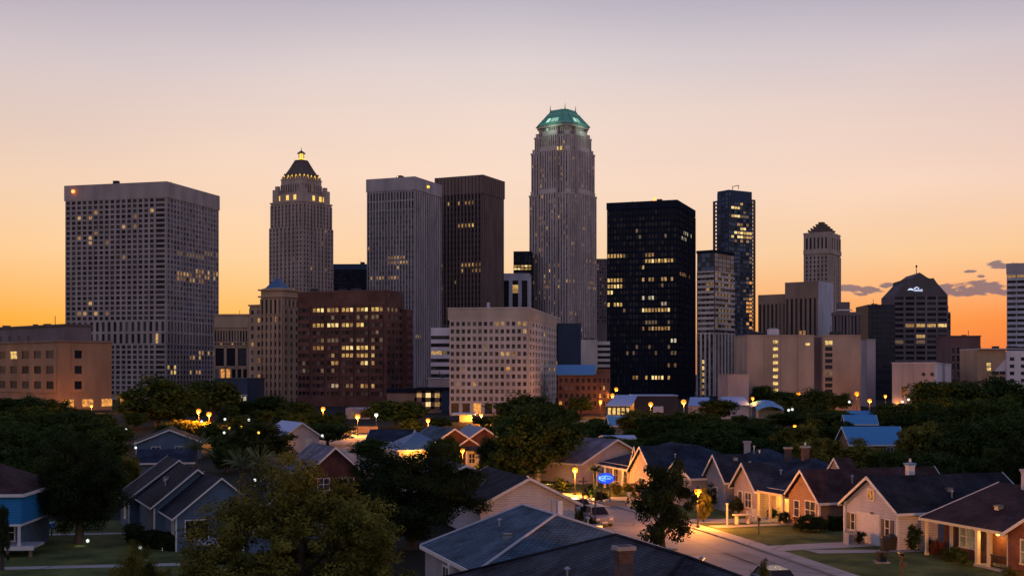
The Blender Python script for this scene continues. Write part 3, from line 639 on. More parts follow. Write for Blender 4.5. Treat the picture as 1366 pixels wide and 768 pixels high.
# --- art deco stub tower on the right
b = Bld('art_deco_tower', 'square stone tower with stepped ziggurat crown on the right', 'tower', 1107, 740, 30)
xl = b.u(1072); yr = b.v(1121); h = b.z(309)
b.box(xl,0,0,yr,0,h,'ornate_stone'); b.crown(xl,0,0,yr,h-1.5,h,'ornate_stone',.15)
b.face('F', xl+1,-1,0,b.z(332),b.z(315),6,1,'ornate_stone',.5,.9,.6,.4); b.face('S', 1,yr-1,0,b.z(332),b.z(315),4,1,'ornate_stone',.5,.9,.6,.4)
b.box(xl,0,-.7,0,b.z(338),b.z(332),'ornate_stone'); b.box(0,.7,0,yr,b.z(338),b.z(332),'ornate_stone')
b.face('F', xl+1,-1,0,b.z(490),b.z(340),6,26,'ornate_stone',.45,.55,.6,.25); b.face('S', .5,yr-.5,0,b.z(490),b.z(340),5,26,'ornate_stone',.45,.55,.6,.25,lits=[(1108,405,1121,450,.3,'a')])
t = b.finish(); m = MB(); cx, cy = xl*.5, yr*.45
for k in range(5):
    a = [6.3,5.1,3.9,2.6,1.3][k]; m.box(cx-a,cx+a,cy-a,cy+a,h+k*1.25,h+(k+1)*1.25,'dark_slate')
    for j in range(-2,3):
        for sg in (0,1,2,3):
            p = Matrix.Rotation(sg*math.pi/2,4,'Z') @ Vector((j*a*.48,-a,0)); m.box(cx+p.x-.35,cx+p.x+.35,cy+p.y-.35,cy+p.y+.35,h+(k+1)*1.25,h+(k+1)*1.25+.9,'dark_slate')
m.build('crown', t)
# --- stripes right of the windowless block
b = Bld('office_block', 'low ribbed block between ziggurat tower and dark slab', OFF, 1148, 500, 8)
xl = b.u(1112); yr = max(6,b.v(1158)); h = b.z(417); b.box(xl,0,0,yr,0,h,'plum_stone'); b.box(xl-.2,.2,-.8,yr,h-1,h+.3,'plum_stone')
b.face('F', xl,0,0,b.z(500),h-1,8,1,'plum_stone',.5,.97,.6,.3); b.face('S', 0,yr,0,b.z(520),h-1,3,22,'plum_stone',.6,.6,.3,.3,lits=[(0,0,1999,999,.4,'a')])
b.box(b.u(1120),b.u(1135),3,10,h,b.z(402),'plum_stone'); b.box(b.u(1118),b.u(1138),2.5,2.9,h+1.0,h+1.5,'awning_white'); b.finish()
b = Bld('office_tower', 'dark plum slab left of the gabled office tower', 'tower', 1194, 590, 3)
xl = b.u(1158); h = b.z(406); b.box(xl,0,0,26,0,h,'dark_panel'); b.face('F', xl,0,0,b.z(520),h-1.5,6,16,'dark_panel',.85,.55,.15,.1,'dark_panel',dark=['pane_a','pane_b']); b.clutter(xl,0,0,26,h,2,2); b.finish()
b = Bld('annex', 'narrow pink wing at the foot of the dark slab', 'building', 1168, 470, 3); b.box(b.u(1157),0,0,14,0,b.z(453),'pink_render'); b.box(b.u(1157)-.2,.2,-.2,14,b.z(453),b.z(452),'pink_render'); b.finish()
# --- gabled office tower
b = Bld('gabled_tower', 'gabled office tower with glowing white logo under its peak', 'tower', 1226, 640, 4)
k_ = 640/F; hw = 36*k_; zs_ = b.z(394)
b.box(b.u(1184),b.u(1270),3,30,0,b.z(416),'plum_stone'); b.box(b.u(1192),b.u(1264),0,28,0,zs_,'plum_stone'); b.box(b.u(1255),b.u(1268),4,28,0,b.z(407),'plum_stone')
x0, x1 = b.u(1192), b.u(1264)
LT = [(1184,417,1196,432,.8,'y'),(1195,433,1262,441,.92,'y'),(1215,443,1238,449,.8,'a'),(1195,450,1262,456,.35,'d'),(0,0,1999,999,.02,'d')]
b.face('F', x0,x1,0,b.z(503),b.z(394),5,15,'plum_stone',.82,.6,.55,.5,'plum_stone',LT,['pane_a','pane_c'])
b.face('F', b.u(1184),x0,3,b.z(503),b.z(418),1,11,'plum_stone',.8,.6,.5,.45,'plum_stone',LT,['pane_a','pane_c']); b.face('F', x1,b.u(1270),3,b.z(503),b.z(418),1,11,'plum_stone',.8,.6,.5,.45)
t = b.finish(); m = MB()
pts = [(x0,zs_),(x1,zs_),(b.u(1249),b.z(377)),(b.u(1245),b.z(371)),(b.u(1240),b.z(371.5)),(b.u(1237),b.z(370.5)),(b.u(1226.5),b.z(363.5)),(b.u(1216),b.z(371)),(b.u(1208.5),b.z(372)),(b.u(1208),b.z(377))]
n_ = len(pts); m.add([(x,-.7,z) for x,z in pts]+[(x,28,z) for x,z in pts], [tuple(range(n_)), tuple(range(2*n_-1,n_-1,-1))]+[(i,i+n_,(i+1)%n_+n_,(i+1)%n_) for i in range(n_)], 'gable_dark')
m.tube([(b.u(1226.5),6,b.z(364)),(b.u(1226.5),6,b.z(354))],[.25,.12],'iron_black',5); m.lathe([(.05,0),(.5,.4),(.5,1.1),(.05,1.6)],'iron_black',6,Matrix.Translation((b.u(1226.5),6,b.z(356))))
m.build('gable', t)
def text(name, s_, parent, loc, size, mat, rz=0, ext=.05, shear=0, align='CENTER'):
    c = bpy.data.curves.new(name, 'FONT'); c.body = s_; c.size = size; c.extrude = ext; c.align_x = align; c.align_y = 'CENTER'; c.shear = shear
    tmp = bpy.data.objects.new('tmp', c); COL.objects.link(tmp); bpy.context.view_layer.update()
    me = bpy.data.meshes.new_from_object(tmp.evaluated_get(bpy.context.evaluated_depsgraph_get())); bpy.data.objects.remove(tmp)
    me.materials.clear(); me.materials.append(M[mat]); o = bpy.data.objects.new(name, me); COL.objects.link(o)
    if parent is not None: o.parent = parent
    o.location = loc; o.rotation_euler = (math.pi/2, 0, rz); return o
lg = MB(); lg.tube([(-4.2,0,-.2),(-3.2,0,.35),(-2.2,0,.2),(-1.3,0,-.25)],[.1,.4,.4,.15],'logo_white',6); lg.tube([(-1.2,0,.6),(.2,0,1.35),(1.6,0,.7)],[.08,.22,.08],'logo_white',6)
lo = lg.build('logo', t, loc=(b.u(1221.5),-.95,b.z(386.5))); text('letters','Suluz',lo,(1.1,-.05,-.15),2.1,'logo_white')

# --- white low hall
b = Bld('hall', 'low white windowless hall with two small round openings', 'building', 1247, 395, 22)
xl = b.u(1190); yr = b.v(1290); h = b.z(484.5)
b.box(xl,0,0,yr,0,h,'pink_render'); b.box(-.01,.12,0,yr,0,h-.1,'pale_white'); b.box(xl-.2,.3,-.2,yr+.2,h,h+.35,'pale_white'); b.w.append(((b.u(1206),-.03,b.z(521)),0,1.7,2.6,'pane_a',1,0))
for p in range(1,4): b.box(xl+p*-xl/4-.05,xl+p*-xl/4+.05,-.05,.01,0,h,'brown_stone')
b.clutter(xl,0,0,yr,h+.3,5,2.4)
t = b.finish()
for px_ in (1232,1243.5): m = MB(); m.lathe([(.55,0),(.62,.05),(.62,.2)],'iron_black',12,Matrix.Rotation(math.pi/2,4,'X')); m.build('round_vent', t, loc=(b.u(px_),-.05,b.z(499)))
m = MB(); m.box(-.25,.25,-.3,0,0,.35,'sodium'); m.build('wall_lamp', t, loc=(b.u(1198),-.1,3.2)); point('wall_light', (b.u(1198),-1.2,3), 250, (1,.42,.1), .2, t)
# --- right edge blocks
b = Bld('office_block', 'dark red block behind the white hall at the right', OFF, 1308, 500, 3)
xl = b.u(1268); h = b.z(449); b.box(xl,0,0,20,0,h,'reddish'); b.box(xl-.2,.2,-.3,20,h,h+.5,'reddish')
b.face('F', xl,0,0,b.z(515),b.z(462),6,5,'reddish',.5,.8,.4,.2,'brown_stone',[(1297,478,1306,503,.9,'y')]); b.clutter(xl,0,0,20,h,3,2); b.finish()
b = Bld('office_block', 'orange-lit tan block with a white windowed wing at right edge', OFF, 1341, 430, 3)
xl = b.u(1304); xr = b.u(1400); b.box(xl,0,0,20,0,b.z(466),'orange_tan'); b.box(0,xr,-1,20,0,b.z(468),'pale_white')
b.face('F', 0,xr,-1,b.z(512),b.z(474),4,4,'pale_white',.42,.5,.3,.32,dark=['pane_a','pane_c']); b.box(xl-.2,xr,-1.2,20,b.z(466),b.z(464.5),'trim_grey')
for y_ in (486,492): b.w.append(((b.u(1319),-.04,b.z(y_)),0,1.4,1.1,LIT['y'],1,0))
for x_ in (1328,1338):
    for y_ in (497,505): b.w.append(((b.u(x_),-.04,b.z(y_)),0,2.2,1.2,'pane_a',1,0))
m = MB(); m.hexa([(0,0,0),(4.5,0,0),(4.5,.4,0),(0,.4,0)],[(3.6,0,4.2),(4.5,0,5.0),(4.5,.4,5.0),(3.6,.4,4.2)],'pale_white'); m.build('stair_screen', b.t, loc=(b.u(1326),-.5,b.z(495)))
b.clutter(xl,xr,0,20,b.z(464.5),4,2); b.finish()
b = Bld('office_tower', 'pale banded tower cut off by the right edge of the photo', 'tower', 1382, 520, 24)
xl = b.u(1343); yr = 26; h = b.z(351); b.box(xl,0,0,yr,0,h,'blue_white_panel'); b.box(xl-.2,.2,-.6,yr,b.z(364),h+.2,'ash_concrete')
b.face('F', xl,0,0,b.z(490),b.z(364),3,17,'ash_concrete',.88,.5,.3,.5,'blue_white_panel',[(0,364,1999,371,1,'y')],['pane_a','pane_c']); b.face('S', 0,yr,0,b.z(490),b.z(364),6,17,'ash_concrete',.85,.5,.3,.5,'blue_white_panel',dark=['pane_a']); b.finish()

# --- low dark building before the brick block
b = Bld('commercial_building', 'low flat-roofed dark store with tan end and few lit windows', 'building', 637, 402, 0)
xl = b.u(516); xm = b.u(553); xn = b.u(589); h = b.z(517.5)
b.box(xl,xm,0,18,0,b.z(524),'brown_stone'); b.box(xl-.2,xm,-.2,18,b.z(524),b.z(518.5),'black_steel'); b.box(xm,xn,.6,18,0,h,'brown_stone'); b.box(xn,0,-.5,18,0,h,'navy_panel'); b.box(xm,0,-.8,18.2,h-.8,h+.1,'black_steel')
b.face('F', xm,xn,.6,b.z(545),b.z(521),3,2,'brown_stone',.55,.5,.2,.2,lits=[(553,520,566,530,1,'a'),(566,526,590,540,.9,'y')]); b.w.append(((b.u(628),-.55,b.z(530)),0,1.4,.5,'lit_dim',1,0)); b.finish()
b = Bld('kiosk', 'yellow-lit kiosk with a flat white canopy', 'kiosk', 634, 330, 0)
xl = b.u(603); b.box(xl+2,-1,0,5,0,b.z(553),'trim_cream'); b.box(xl,0,-2,5,b.z(553),b.z(550.5),'pale_blue_metal'); b.finish()
point('kiosk_light', (-2.4,-1.6,2.0), 120, (1,.55,.1), .2, b.t)
m = MB(); m.box(-.2,.2,-.1,.1,-.05,.05,'sodium'); m.build('ceiling_lamp', b.t, loc=(-2.4,-1.6,b.z(553)-.1))
b = Bld('shop', 'small pinkish shop with blue awning below the brick block', 'shop', 496, 350, 0)
xl = b.u(461); b.box(xl,0,0,8,0,b.z(544),'pink_render'); b.box(b.u(478),.2,-1.6,0,b.z(546.5),b.z(544.5),'pale_blue_metal'); b.w.append(((b.u(487),-.03,b.z(553)),0,2.2,1.5,'pane_a',1,0)); b.w.append(((b.u(470),-.03,b.z(553)),0,1.2,1.5,'lit_dim',1,0)); b.finish()
# ================================================================ HOUSES
GR = 18.66            # the neighbourhood's grid, turned from the view axis
cg, sg_ = math.cos(R(GR)), math.sin(R(GR))
def WS(w, s): return Vector((w*cg-s*sg_, w*sg_+s*cg, 0))      # grid coordinates (w across the street, s along it) to the world
def toWS(p): return (p.x*cg+p.y*sg_, -p.x*sg_+p.y*cg)
def rake(m, p0, p1, out, mat, h=.24, t=.05):
    o = Vector(out)*t; p0 = Vector(p0); p1 = Vector(p1); d = Vector((0,0,h))
    m.add([p0+o,p1+o,p1+o-d,p0+o-d,p0-o*.2,p1-o*.2,p1-o*.2-d,p0-o*.2-d], [(0,3,2,1),(4,5,6,7),(0,1,5,4),(1,2,6,5),(2,3,7,6),(3,0,4,7)], mat)
def gable(th, x0, x1, y0, y1, he, hr, axis, wallm, roofm, oh=.4, trim='trim_white', zb=0, c=None, roofname='roof', ends=(1,1), eave=True, fh=.2):
    """gable-roofed block: ridge along axis 'x' or 'y'; returns its roof object"""
    if axis == 'y': g = lambda a, b_, z: (b_, a, z); a0, a1, b0, b1 = y0, y1, x0, x1; sw = True
    else: g = lambda a, b_, z: (a, b_, z); a0, a1, b0, b1 = x0, x1, y0, y1; sw = False
    c = (b0+b1)/2 if c is None else c
    def fx(f): return [tuple(reversed(q)) for q in f] if sw else f
    m = MB(); e = .03
    m.add([g(a0,b0,zb),g(a0,b1,zb),g(a0,b1,he-e),g(a0,c,hr-e),g(a0,b0,he-e),g(a1,b0,zb),g(a1,b1,zb),g(a1,b1,he-e),g(a1,c,hr-e),g(a1,b0,he-e)],
        fx([(4,3,2,1,0),(5,6,7,8,9),(0,1,6,5),(1,2,7,6),(2,3,8,7),(3,4,9,8),(4,0,5,9)]), wallm)
    m.build('wall', th)
    r = MB(); tr = MB(); A0 = a0-(oh if ends[0] else 0); A1 = a1+(oh if ends[1] else 0)
    for b_, s_ in ((b0,-1),(b1,1)):
        sl = (hr-he)/abs(c-b_); be = b_+s_*oh; ze = he-sl*oh
        top = [g(A0,be,ze+.1),g(A1,be,ze+.1),g(A1,c,hr+.1),g(A0,c,hr+.1)]
        if (s_ > 0) != sw: top.reverse()
        r.slab(top, .1, roofm)
        if eave: 
            q0 = g(A0-.02,be+s_*.01,ze+.08); q1 = g(A1+.02,be+s_*.01,ze+.08); rake(tr, q0, q1, (0,s_,0) if not sw else (s_,0,0), trim, fh)
        for aa, oo, on in ((A0,-1,ends[0]),(A1,1,ends[1])):
            if on: rake(tr, g(aa,be,ze+.125), g(aa,c,hr+.125), (oo,0,0) if not sw else (0,oo,0), trim, fh+.04)
    ro = r.build(roofname, th)
    if tr.v: tr.build('fascia', ro, uv=False)
    return ro
def hip(th, x0, x1, y0, y1, he, hr, axis, wallm, roofm, oh=.45, trim='trim_white', zb=0, cap='trim_grey', caps=True, fasc=True, back=False):
    if wallm: MB().box(x0,x1,y0,y1,zb,he,wallm).build('wall', th)
    X0,X1,Y0,Y1 = x0-oh,x1+oh,y0-oh,y1+oh
    if axis == 'y': k = (X1-X0)/2; cx = (X0+X1)/2; ra = (cx,Y0+min(k,(Y1-Y0)/2-.2),hr); rb = (cx,Y1-min(k,(Y1-Y0)/2-.2),hr)
    else: k = (Y1-Y0)/2; cy = (Y0+Y1)/2; ra = (X0+min(k,(X1-X0)/2-.2),cy,hr); rb = (X1-min(k,(X1-X0)/2-.2),cy,hr)
    if back: rb = (cx,Y1,hr); MB().add([(x0,y1,he-.1),(x1,y1,he-.1),(cx,y1,hr-.1),(x0,y1-.2,he-.1),(x1,y1-.2,he-.1),(cx,y1-.2,hr-.1)],[(0,2,1),(3,4,5),(0,3,5,2),(2,5,4,1),(0,1,4,3)],wallm).build('gable_wall', th)
    z = he-.02; m = MB()
    v = [(X0,Y0,z),(X1,Y0,z),(X1,Y1,z),(X0,Y1,z),ra,rb,(X0,Y0,z-.02),(X1,Y0,z-.02),(X1,Y1,z-.02),(X0,Y1,z-.02)]
    f = [(0,1,4),(1,2,5,4),(2,3,5),(3,0,4,5)] if axis == 'y' else [(0,1,5,4),(1,2,5),(2,3,4,5),(3,0,4)]
    m.add(v, f+[(9,8,7,6)], roofm); ro = m.build('roof', th)
    if fasc:
        t = MB(); t.box(X0,X1,Y0-.05,Y0+.02,z-.2,z+.02,trim); t.box(X0,X1,Y1-.02,Y1+.05,z-.2,z+.02,trim); t.box(X0-.05,X0+.02,Y0,Y1,z-.2,z+.02,trim); t.box(X1-.02,X1+.05,Y0,Y1,z-.2,z+.02,trim)
        t.build('fascia', ro, uv=False)
    if caps:
        t = MB(); q = [((X0,Y0,z),ra),((X1,Y0,z),ra if axis=='y' else rb),((X1,Y1,z),rb),((X0,Y1,z),rb if axis=='y' else ra),(ra,rb)]
        for p0,p1 in q: t.tube([Vector(p0)+Vector((0,0,.02)),Vector(p1)+Vector((0,0,.02))], .085, cap, 6)
        t.build('ridge_cap', ro, uv=False)
    return ro
def window(th, x, y, z, w, h, face='S', lit_=None, cols=2, rows=2, fr='trim_white', shutters=False, name='window', t=.09, label=None):
    """face: 'S' looks to local -y, 'W' to local -x, 'N' +y, 'E' +x; z is the sill"""
    rz = {'S':0,'W':-math.pi/2,'N':math.pi,'E':math.pi/2}[face]
    m = MB(); m.box(-w/2-t,w/2+t,-.06,.02,h,h+t,fr); m.box(-w/2-t-.04,w/2+t+.04,-.1,.02,-t,0,fr)
    for s_ in (-1,1): m.box(s_*w/2,s_*(w/2+t),-.06,.02,0,h,fr)
    for i in range(1,cols): c_ = -w/2+w*i/cols; m.box(c_-.035,c_+.035,-.055,.02,0,h,fr)
    for i in range(1,rows): c_ = h*i/rows; m.box(-w/2,w/2,-.045,.02,c_-.03,c_+.03,fr)
    o = m.build(name, th, uv=False, loc=(x,y,z), rz=rz)
    if label: o['label'] = label
    p = MB(); p.box(-w/2,w/2,-.025,.015,0,h,lit_ or 'pane_a'); p.build('pane', o, uv=False)
    if shutters:
        for s_ in (-1,1):
            q = MB(); c_ = s_*(w/2+t+.24); q.box(c_-.2,c_+.2,-.05,.01,-.02,h+.02,'shutter_dark')
            for k in range(6): q.box(c_-.16,c_+.16,-.065,-.05,.08+k*h/6,.08+k*h/6+.1,'shutter_dark')
            q.build('shutter', o, uv=False)
    return o
def door(th, x, y, z, face='S', w=.95, h=2.1, mat='door_white', fr='trim_white'):
    rz = {'S':0,'W':-math.pi/2,'N':math.pi,'E':math.pi/2}[face]
    m = MB(); m.box(-w/2,w/2,-.05,.01,0,h,mat)
    for a in (-.22,.22):
        for b_ in (.2,.8,1.4): m.box(a-.15,a+.15,-.07,-.05,b_,b_+.45,mat)
    for s_ in (-1,1): m.box(s_*w/2,s_*(w/2+.1),-.08,.01,0,h+.1,fr)
    m.box(-w/2,w/2,-.08,.01,h,h+.1,fr); o = m.build('door', th, uv=False, loc=(x,y,z), rz=rz)
    k = MB(); k.lathe([(.02,0),(.035,.03),(.02,.07)],'galvanised',8,Matrix.Translation((w*.38,-.05,1)) @ Matrix.Rotation(math.pi/2,4,'X')); k.build('handle', o, uv=False)
    return o
def chimney(par, x, y, z0, z1, w=.8, d=.6, mat='chimney_brick', cap='cap_concrete', pots=0, name='chimney'):
    m = MB(); m.box(-w/2,w/2,-d/2,d/2,0,z1-z0,mat); m.box(-w/2-.09,w/2+.09,-d/2-.09,d/2+.09,z1-z0-.16,z1-z0-.002,cap)
    m.box(-w/2-.03,w/2+.03,-d/2-.03,d/2+.03,z1-z0-.28,z1-z0-.16,mat)
    for i in range(pots): c_ = (i-(pots-1)/2)*w/max(pots,1); m.lathe([(.1,0),(.12,.1),(.09,.3),(.12,.36)],'galvanised',8,Matrix.Translation((c_,0,z1-z0)))
    return m.build(name, par, loc=(x,y,z0))
def vent(par, x, y, z, h=.6):
    m = MB(); m.lathe([(.07,-.3),(.07,h),(.15,h),(.15,h+.06),(.03,h+.14)],'galvanised',8); return m.build('vent_pipe', par, uv=False, loc=(x,y,z))
def column(th, x, y, z0, z1, r=.12, mat='trim_cream'):
    m = MB(); m.box(-r*1.3,r*1.3,-r*1.3,r*1.3,0,.18,mat); m.box(-r,r,-r,r,.18,z1-z0-.14,mat); m.box(-r*1.25,r*1.25,-r*1.25,r*1.25,z1-z0-.14,z1-z0,mat)
    return m.build('column', th, uv=False, loc=(x,y,z0))
def house(label, w, s, rz=GR, world=None, name='house'):
    return thing(name, label, 'house', world if world is not None else WS(w, s), R(rz))
YZ = .12      # height of the raised front yards

# ---- front row along the right side of the street (local +x leads away from the street, +y away from the camera)
# white gabled house with garage
h = house('white clapboard house with closed garage and black roof, brick house to its right', 57.1, 78.6); h.location.z = YZ
ro = gable(h, 0, 12, 0, 6.9, 2.95, 5.15, 'x', 'siding_white', 'shingle_black', .4)
m = MB(); m.box(-.05,.02,-1.35,1.35,0,2.15,'door_white')
for i in range(4): m.box(-.075,-.05,-1.3,1.3,.06+i*.53,.5+i*.53,'door_white')
g_ = m.build('garage_door', h, uv=False, loc=(0,3.75,0)); t = MB()
for s_ in (-1,1): t.box(-.08,.02,s_*1.35,s_*1.5,0,2.15,'trim_white')
t.box(-.08,.02,-1.5,1.5,2.15,2.32,'trim_white'); t.build('door_frame', g_, uv=False)
window(h, 0, 1.3, .85, .5, 1.25, 'W', 'pane_a', 1, 2, shutters=True); window(h, 0, 5.8, .85, .5, 1.25, 'W', 'pane_a', 1, 2, shutters=True)
window(h, 0, 3.4, 3.45, .75, .7, 'W', 'pane_c', 2, 1); 
m = MB(); m.box(-.1,.1,-.1,.1,0,3.0,'trim_white'); m.build('corner_board', h, uv=False, loc=(-.02,.02,0))
m = MB(); m.box(-.1,.1,-.1,.1,0,3.0,'trim_white'); m.build('corner_board', h, uv=False, loc=(-.02,6.88,0))
chimney(ro, 5.2, 5.6, 4.0, 6.0, .55, .5, 'pale_white', 'blue_metal', 1)
m = MB(); m.box(-.1,.1,-.12,0,0,.16,'iron_black'); m.build('wall_lamp', h, uv=False, loc=(-.06,3.2,2.35), rz=-math.pi/2)
# tan gabled house
h = house('tan sided house with maroon roof and tall gable facing the street', 58, 90.6); h.location.z = YZ
ro = gable(h, 0, 13, 0, 4.9, 2.6, 4.8, 'x', 'siding_tan', 'shingle_maroon', .4)
window(h, 0, 3.55, .8, .75, 1.3, 'W', 'pane_b', 1, 2); window(h, 0, 1.4, .8, 1.5, 1.45, 'W', 'pane_b', 2, 2, fr='trim_white', label='wide double window in white frame')
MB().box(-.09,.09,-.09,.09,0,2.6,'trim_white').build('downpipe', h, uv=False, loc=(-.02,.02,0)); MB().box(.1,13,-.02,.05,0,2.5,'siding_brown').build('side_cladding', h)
vent(ro, 4, 1.2, 3.7); vent(ro, 2.2, 4.2, 3.4, .4)
gable(h, 5.2, 6.8, 4.4, 6.8, 4.3, 5.5, 'x', 'siding_grey', 'shingle_maroon', .15, ends=(1,0), zb=2.6, eave=False, roofname='dormer_roof')
# navy roofed house with lit porch
h = house('house with yellow lit porch, navy roof and small pink gable', 57.3, 95.7); h.location.z = YZ
gable(h, .2, 6, 4.6, 8.7, 2.75, 4.75, 'x', 'siding_pink', 'shingle_navy', .4, ends=(1,0), roofname='roof')
hip(h, 1.8, 12, .2, 12.5, 2.75, 5.2, 'y', 'siding_pink', 'shingle_navy', .5, caps=False)
MB().slab([(0.1,-.2,2.55),(1.9,-.2,2.8),(1.9,4.7,2.8),(.1,4.7,2.55)], .12, 'shingle_navy').build('porch_roof', h)
MB().box(0.05,.12,-.2,4.6,2.33,2.55,'trim_cream').build('fascia', h, uv=False)
for y_ in (0,2.2,4.3): column(h, .25, y_, 0, 2.4, .1)
MB().box(.2,1.78,-.1,4.5,-.05,.1,'cap_concrete').build('porch_floor', h)
door(h, 1.8, 3.1, .1, 'W', mat='trim_cream'); window(h, 1.8, 1.1, .8, 1.3, 1.3, 'W', 'lit_gold', 2, 2, fr='trim_cream')
window(h, .2, 7.5, .8, .7, 1.3, 'W', 'pane_b', 1, 2); window(h, .2, 6.0, .8, 1.1, 1.3, 'W', 'pane_b', 2, 2)
m = MB(); m.lathe([(.06,0),(.14,.05),(.14,.25),(.04,.3)],'sodium_core',8); m.build('porch_lamp', h, uv=False, loc=(1.6,2.2,2.05)); point('porch_light', (.9,2.2,2.0), 130, (1,.52,.1), .12, h)
ch_ = chimney(h.children[2], 6.3, 2.2, 4.2, 6.3, .6, .5, 'chimney_brick', 'galvanised', 1)
chimney(h.children[2], 6.5, 5.6, 4.4, 6.0, .5, .5)
# two pale gables
h = house('pale house showing two steep white gables and a dark blue roof', 57.2, 105.2); h.location.z = YZ
gable(h, 0, 6, .3, 4.6, 3.0, 5.2, 'x', 'siding_grey', 'shingle_navy', .3, ends=(1,0))
gable(h, -1.6, 6, 4.4, 9.6, 2.9, 4.3, 'x', 'siding_grey', 'shingle_navy', .25, ends=(1,0), c=7.6)
hip(h, 2.4, 13, 0, 12, 2.9, 5.5, 'y', 'siding_grey', 'shingle_navy', .5, caps=False)
window(h, 0, 2.4, .9, .8, 1.2, 'W', 'pane_b', 1, 2); ro = h.children[4]
vent(ro, 5.2, 3, 4.9); vent(ro, 6.6, 6.5, 5.2, .5); chimney(ro, 7.5, 9.5, 4.4, 6.1, .5, .5, 'pink_render')
# house with dormer, lit porch
h = house('white trimmed house with pointed dormer behind the blue oval sign', 55.9, 116.8); h.location.z = YZ
gable(h, -.6, 6, .6, 6.6, 2.75, 5.3, 'x', 'siding_pink', 'shingle_navy', .35, ends=(1,0))
hip(h, 1.4, 12, -.5, 17.3, 2.8, 5.3, 'y', 'siding_white', 'shingle_navy', .6, caps=False)
gable(h, .9, 5, 7.4, 9.6, 3.1, 5.0, 'x', 'siding_pink', 'shingle_navy', .25, ends=(1,0), zb=2.6, eave=False)
window(h, .9, 8.5, 3.3, .4, .8, 'W', 'pane_a', 1, 1)
MB().slab([(-.4,6.6,2.6),(1.5,6.6,2.85),(1.5,17.4,2.85),(-.4,17.4,2.6)], .12, 'shingle_navy').build('porch_roof', h)
MB().box(-.45,-.38,6.6,17.4,2.4,2.6,'trim_white').build('fascia', h, uv=False)
for y_ in (7.2,9.6,12.2,14.6,17.1): column(h, -.25, y_, 0, 2.45, .09, 'trim_white')
door(h, 1.4, 10.2, 0, 'W', mat='shutter_dark')
for y_ in (8.2,12.6,15.2): window(h, 1.4, y_, .7, 1.2, 1.4, 'W', 'pane_b', 2, 2)
window(h, -.6, 3.6, .8, 1.4, 1.2, 'W', 'pane_b', 2, 2)
m = MB(); m.lathe([(.05,0),(.12,.05),(.12,.2),(.04,.25)],'sodium_core',8); m.build('porch_lamp', h, uv=False, loc=(1.0,9,2.1)); point('porch_light', (.4,9,2.0), 60, (1,.5,.15), .12, h)
# brick house at lower right
h = house('red brick house with columned front porch at the lower right corner', 57.5, 60); h.location.z = YZ
MB().box(1.7,13,2,16.0,0,2.7,'house_brick').build('wall', h)
r = MB(); r.slab([(-.1,16.4,2.72),(-.1,-2,2.72),(7,-2,5.05),(7,16.4,5.05)], .14, 'shingle_maroon'); r.slab([(7,16.4,5.05),(7,-2,5.05),(14,-2,2.72),(14,16.4,2.72)], .14, 'shingle_maroon'); ro = r.build('roof', h)
f_ = MB(); rake(f_, (-.1,16.45,2.76),(7,16.45,5.09),(0,1,0),'trim_white'); f_.box(-.22,-.08,7.2,16.45,2.5,2.68,'trim_cream'); f_.build('fascia', ro, uv=False)
chimney(ro, 6.9, 12.9, 4.6, 6.3, 1.3, .7, 'pale_white', 'blue_white_panel', 3); vent(ro, 4.8, 9.6, 4.25, .1)
gable(h, -.25, 7, -1, 7.0, 2.7, 5.0, 'x', 'house_brick', 'shingle_maroon', .3, ends=(1,0), roofname='wing_roof')
window(h, -.25, 5.0, .9, 1.5, 1.5, 'W', 'lit_dim', 2, 2, fr='trim_cream', label='bright framed window in the projecting brick wing'); 
window(h, 1.7, 13.2, .8, 2.0, 1.5, 'W', 'lit_dim', 3, 2, fr='trim_white', shutters=True, label='triple window with dark shutters under the porch roof')
for y_ in (15.9,10.4,9.2,7.25): column(h, .1, y_, 0, 2.55, .13 if y_ < 12 else .09)
MB().box(-.1,1.68,7.1,10.6,-.05,.14,'cap_concrete').build('porch_floor', h)
door(h, 1.7, 8.4, .14, 'W', mat='trim_cream'); MB().box(1.62,1.7,15.0,15.3,0,2.6,'trim_white').build('corner_board', h, uv=False)
m = MB(); m.box(-.03,.03,7.4,9.1,.95,1.02,'iron_black'); m.box(-.03,.03,7.4,9.1,.2,.26,'iron_black')
for i in range(14): m.box(-.02,.02,7.45+i*.125,7.48+i*.125,.15,.98,'iron_black')
m.build('porch_railing', h, uv=False, loc=(.05,0,0)); MB().lathe([(.05,0),(.13,.05),(.13,.28),(.04,.33)],'sodium_core',8).build('porch_lamp', h, uv=False, loc=(1.3,9.8,2.1)); point('porch_light', (.9,9.8,2.0), 75, (1,.55,.14), .12, h)

# ---- near houses on the left side of the street
U = lambda p: p
h = house('nearest house, long blue-grey hip roof with metal ridge at bottom centre', 0, 0, 19.1, P(717,680,76).xy.to_3d())
ro = hip(h, -6.4, 6.6, -8, 2.7, 2.75, 5.0, 'y', 'siding_grey', 'shingle_bluegrey', .25, cap='trim_grey', back=True)
vent(ro, .5, -1.2, 4.7, .9); MB().box(-.16,.16,-.12,.12,-.4,.75,'pale_blue_metal').build('flue', ro, uv=False, loc=(1.1,-.9,4.85))
window(h, -6.4, -2, .8, 1.2, 1.3, 'W', 'pane_b')
for y_ in (-7.6,-4): column(h, -6.75, y_, 0, 2.6, .1, 'trim_white')
h = house('dark shingled roof house with brick chimney, closest to the viewer', 0, 0, 19.1, Vector((6.1,55.6,0)))
hip(h, -6.6, 6.6, -10.2, 10.2, 2.9, 5.7, 'y', 'siding_grey', 'shingle_grey', .3, cap='shingle_grey')
chimney(h.children[1], -3.15, -4.4, 3.6, 6.4, .62, .5); vent(h.children[1], -1.0, 1.5, 5.1, .25)
h = house('pinkish white gabled house behind the nearest roof, road on its right', 0, 0, 17, Vector((1.2,100,0)))
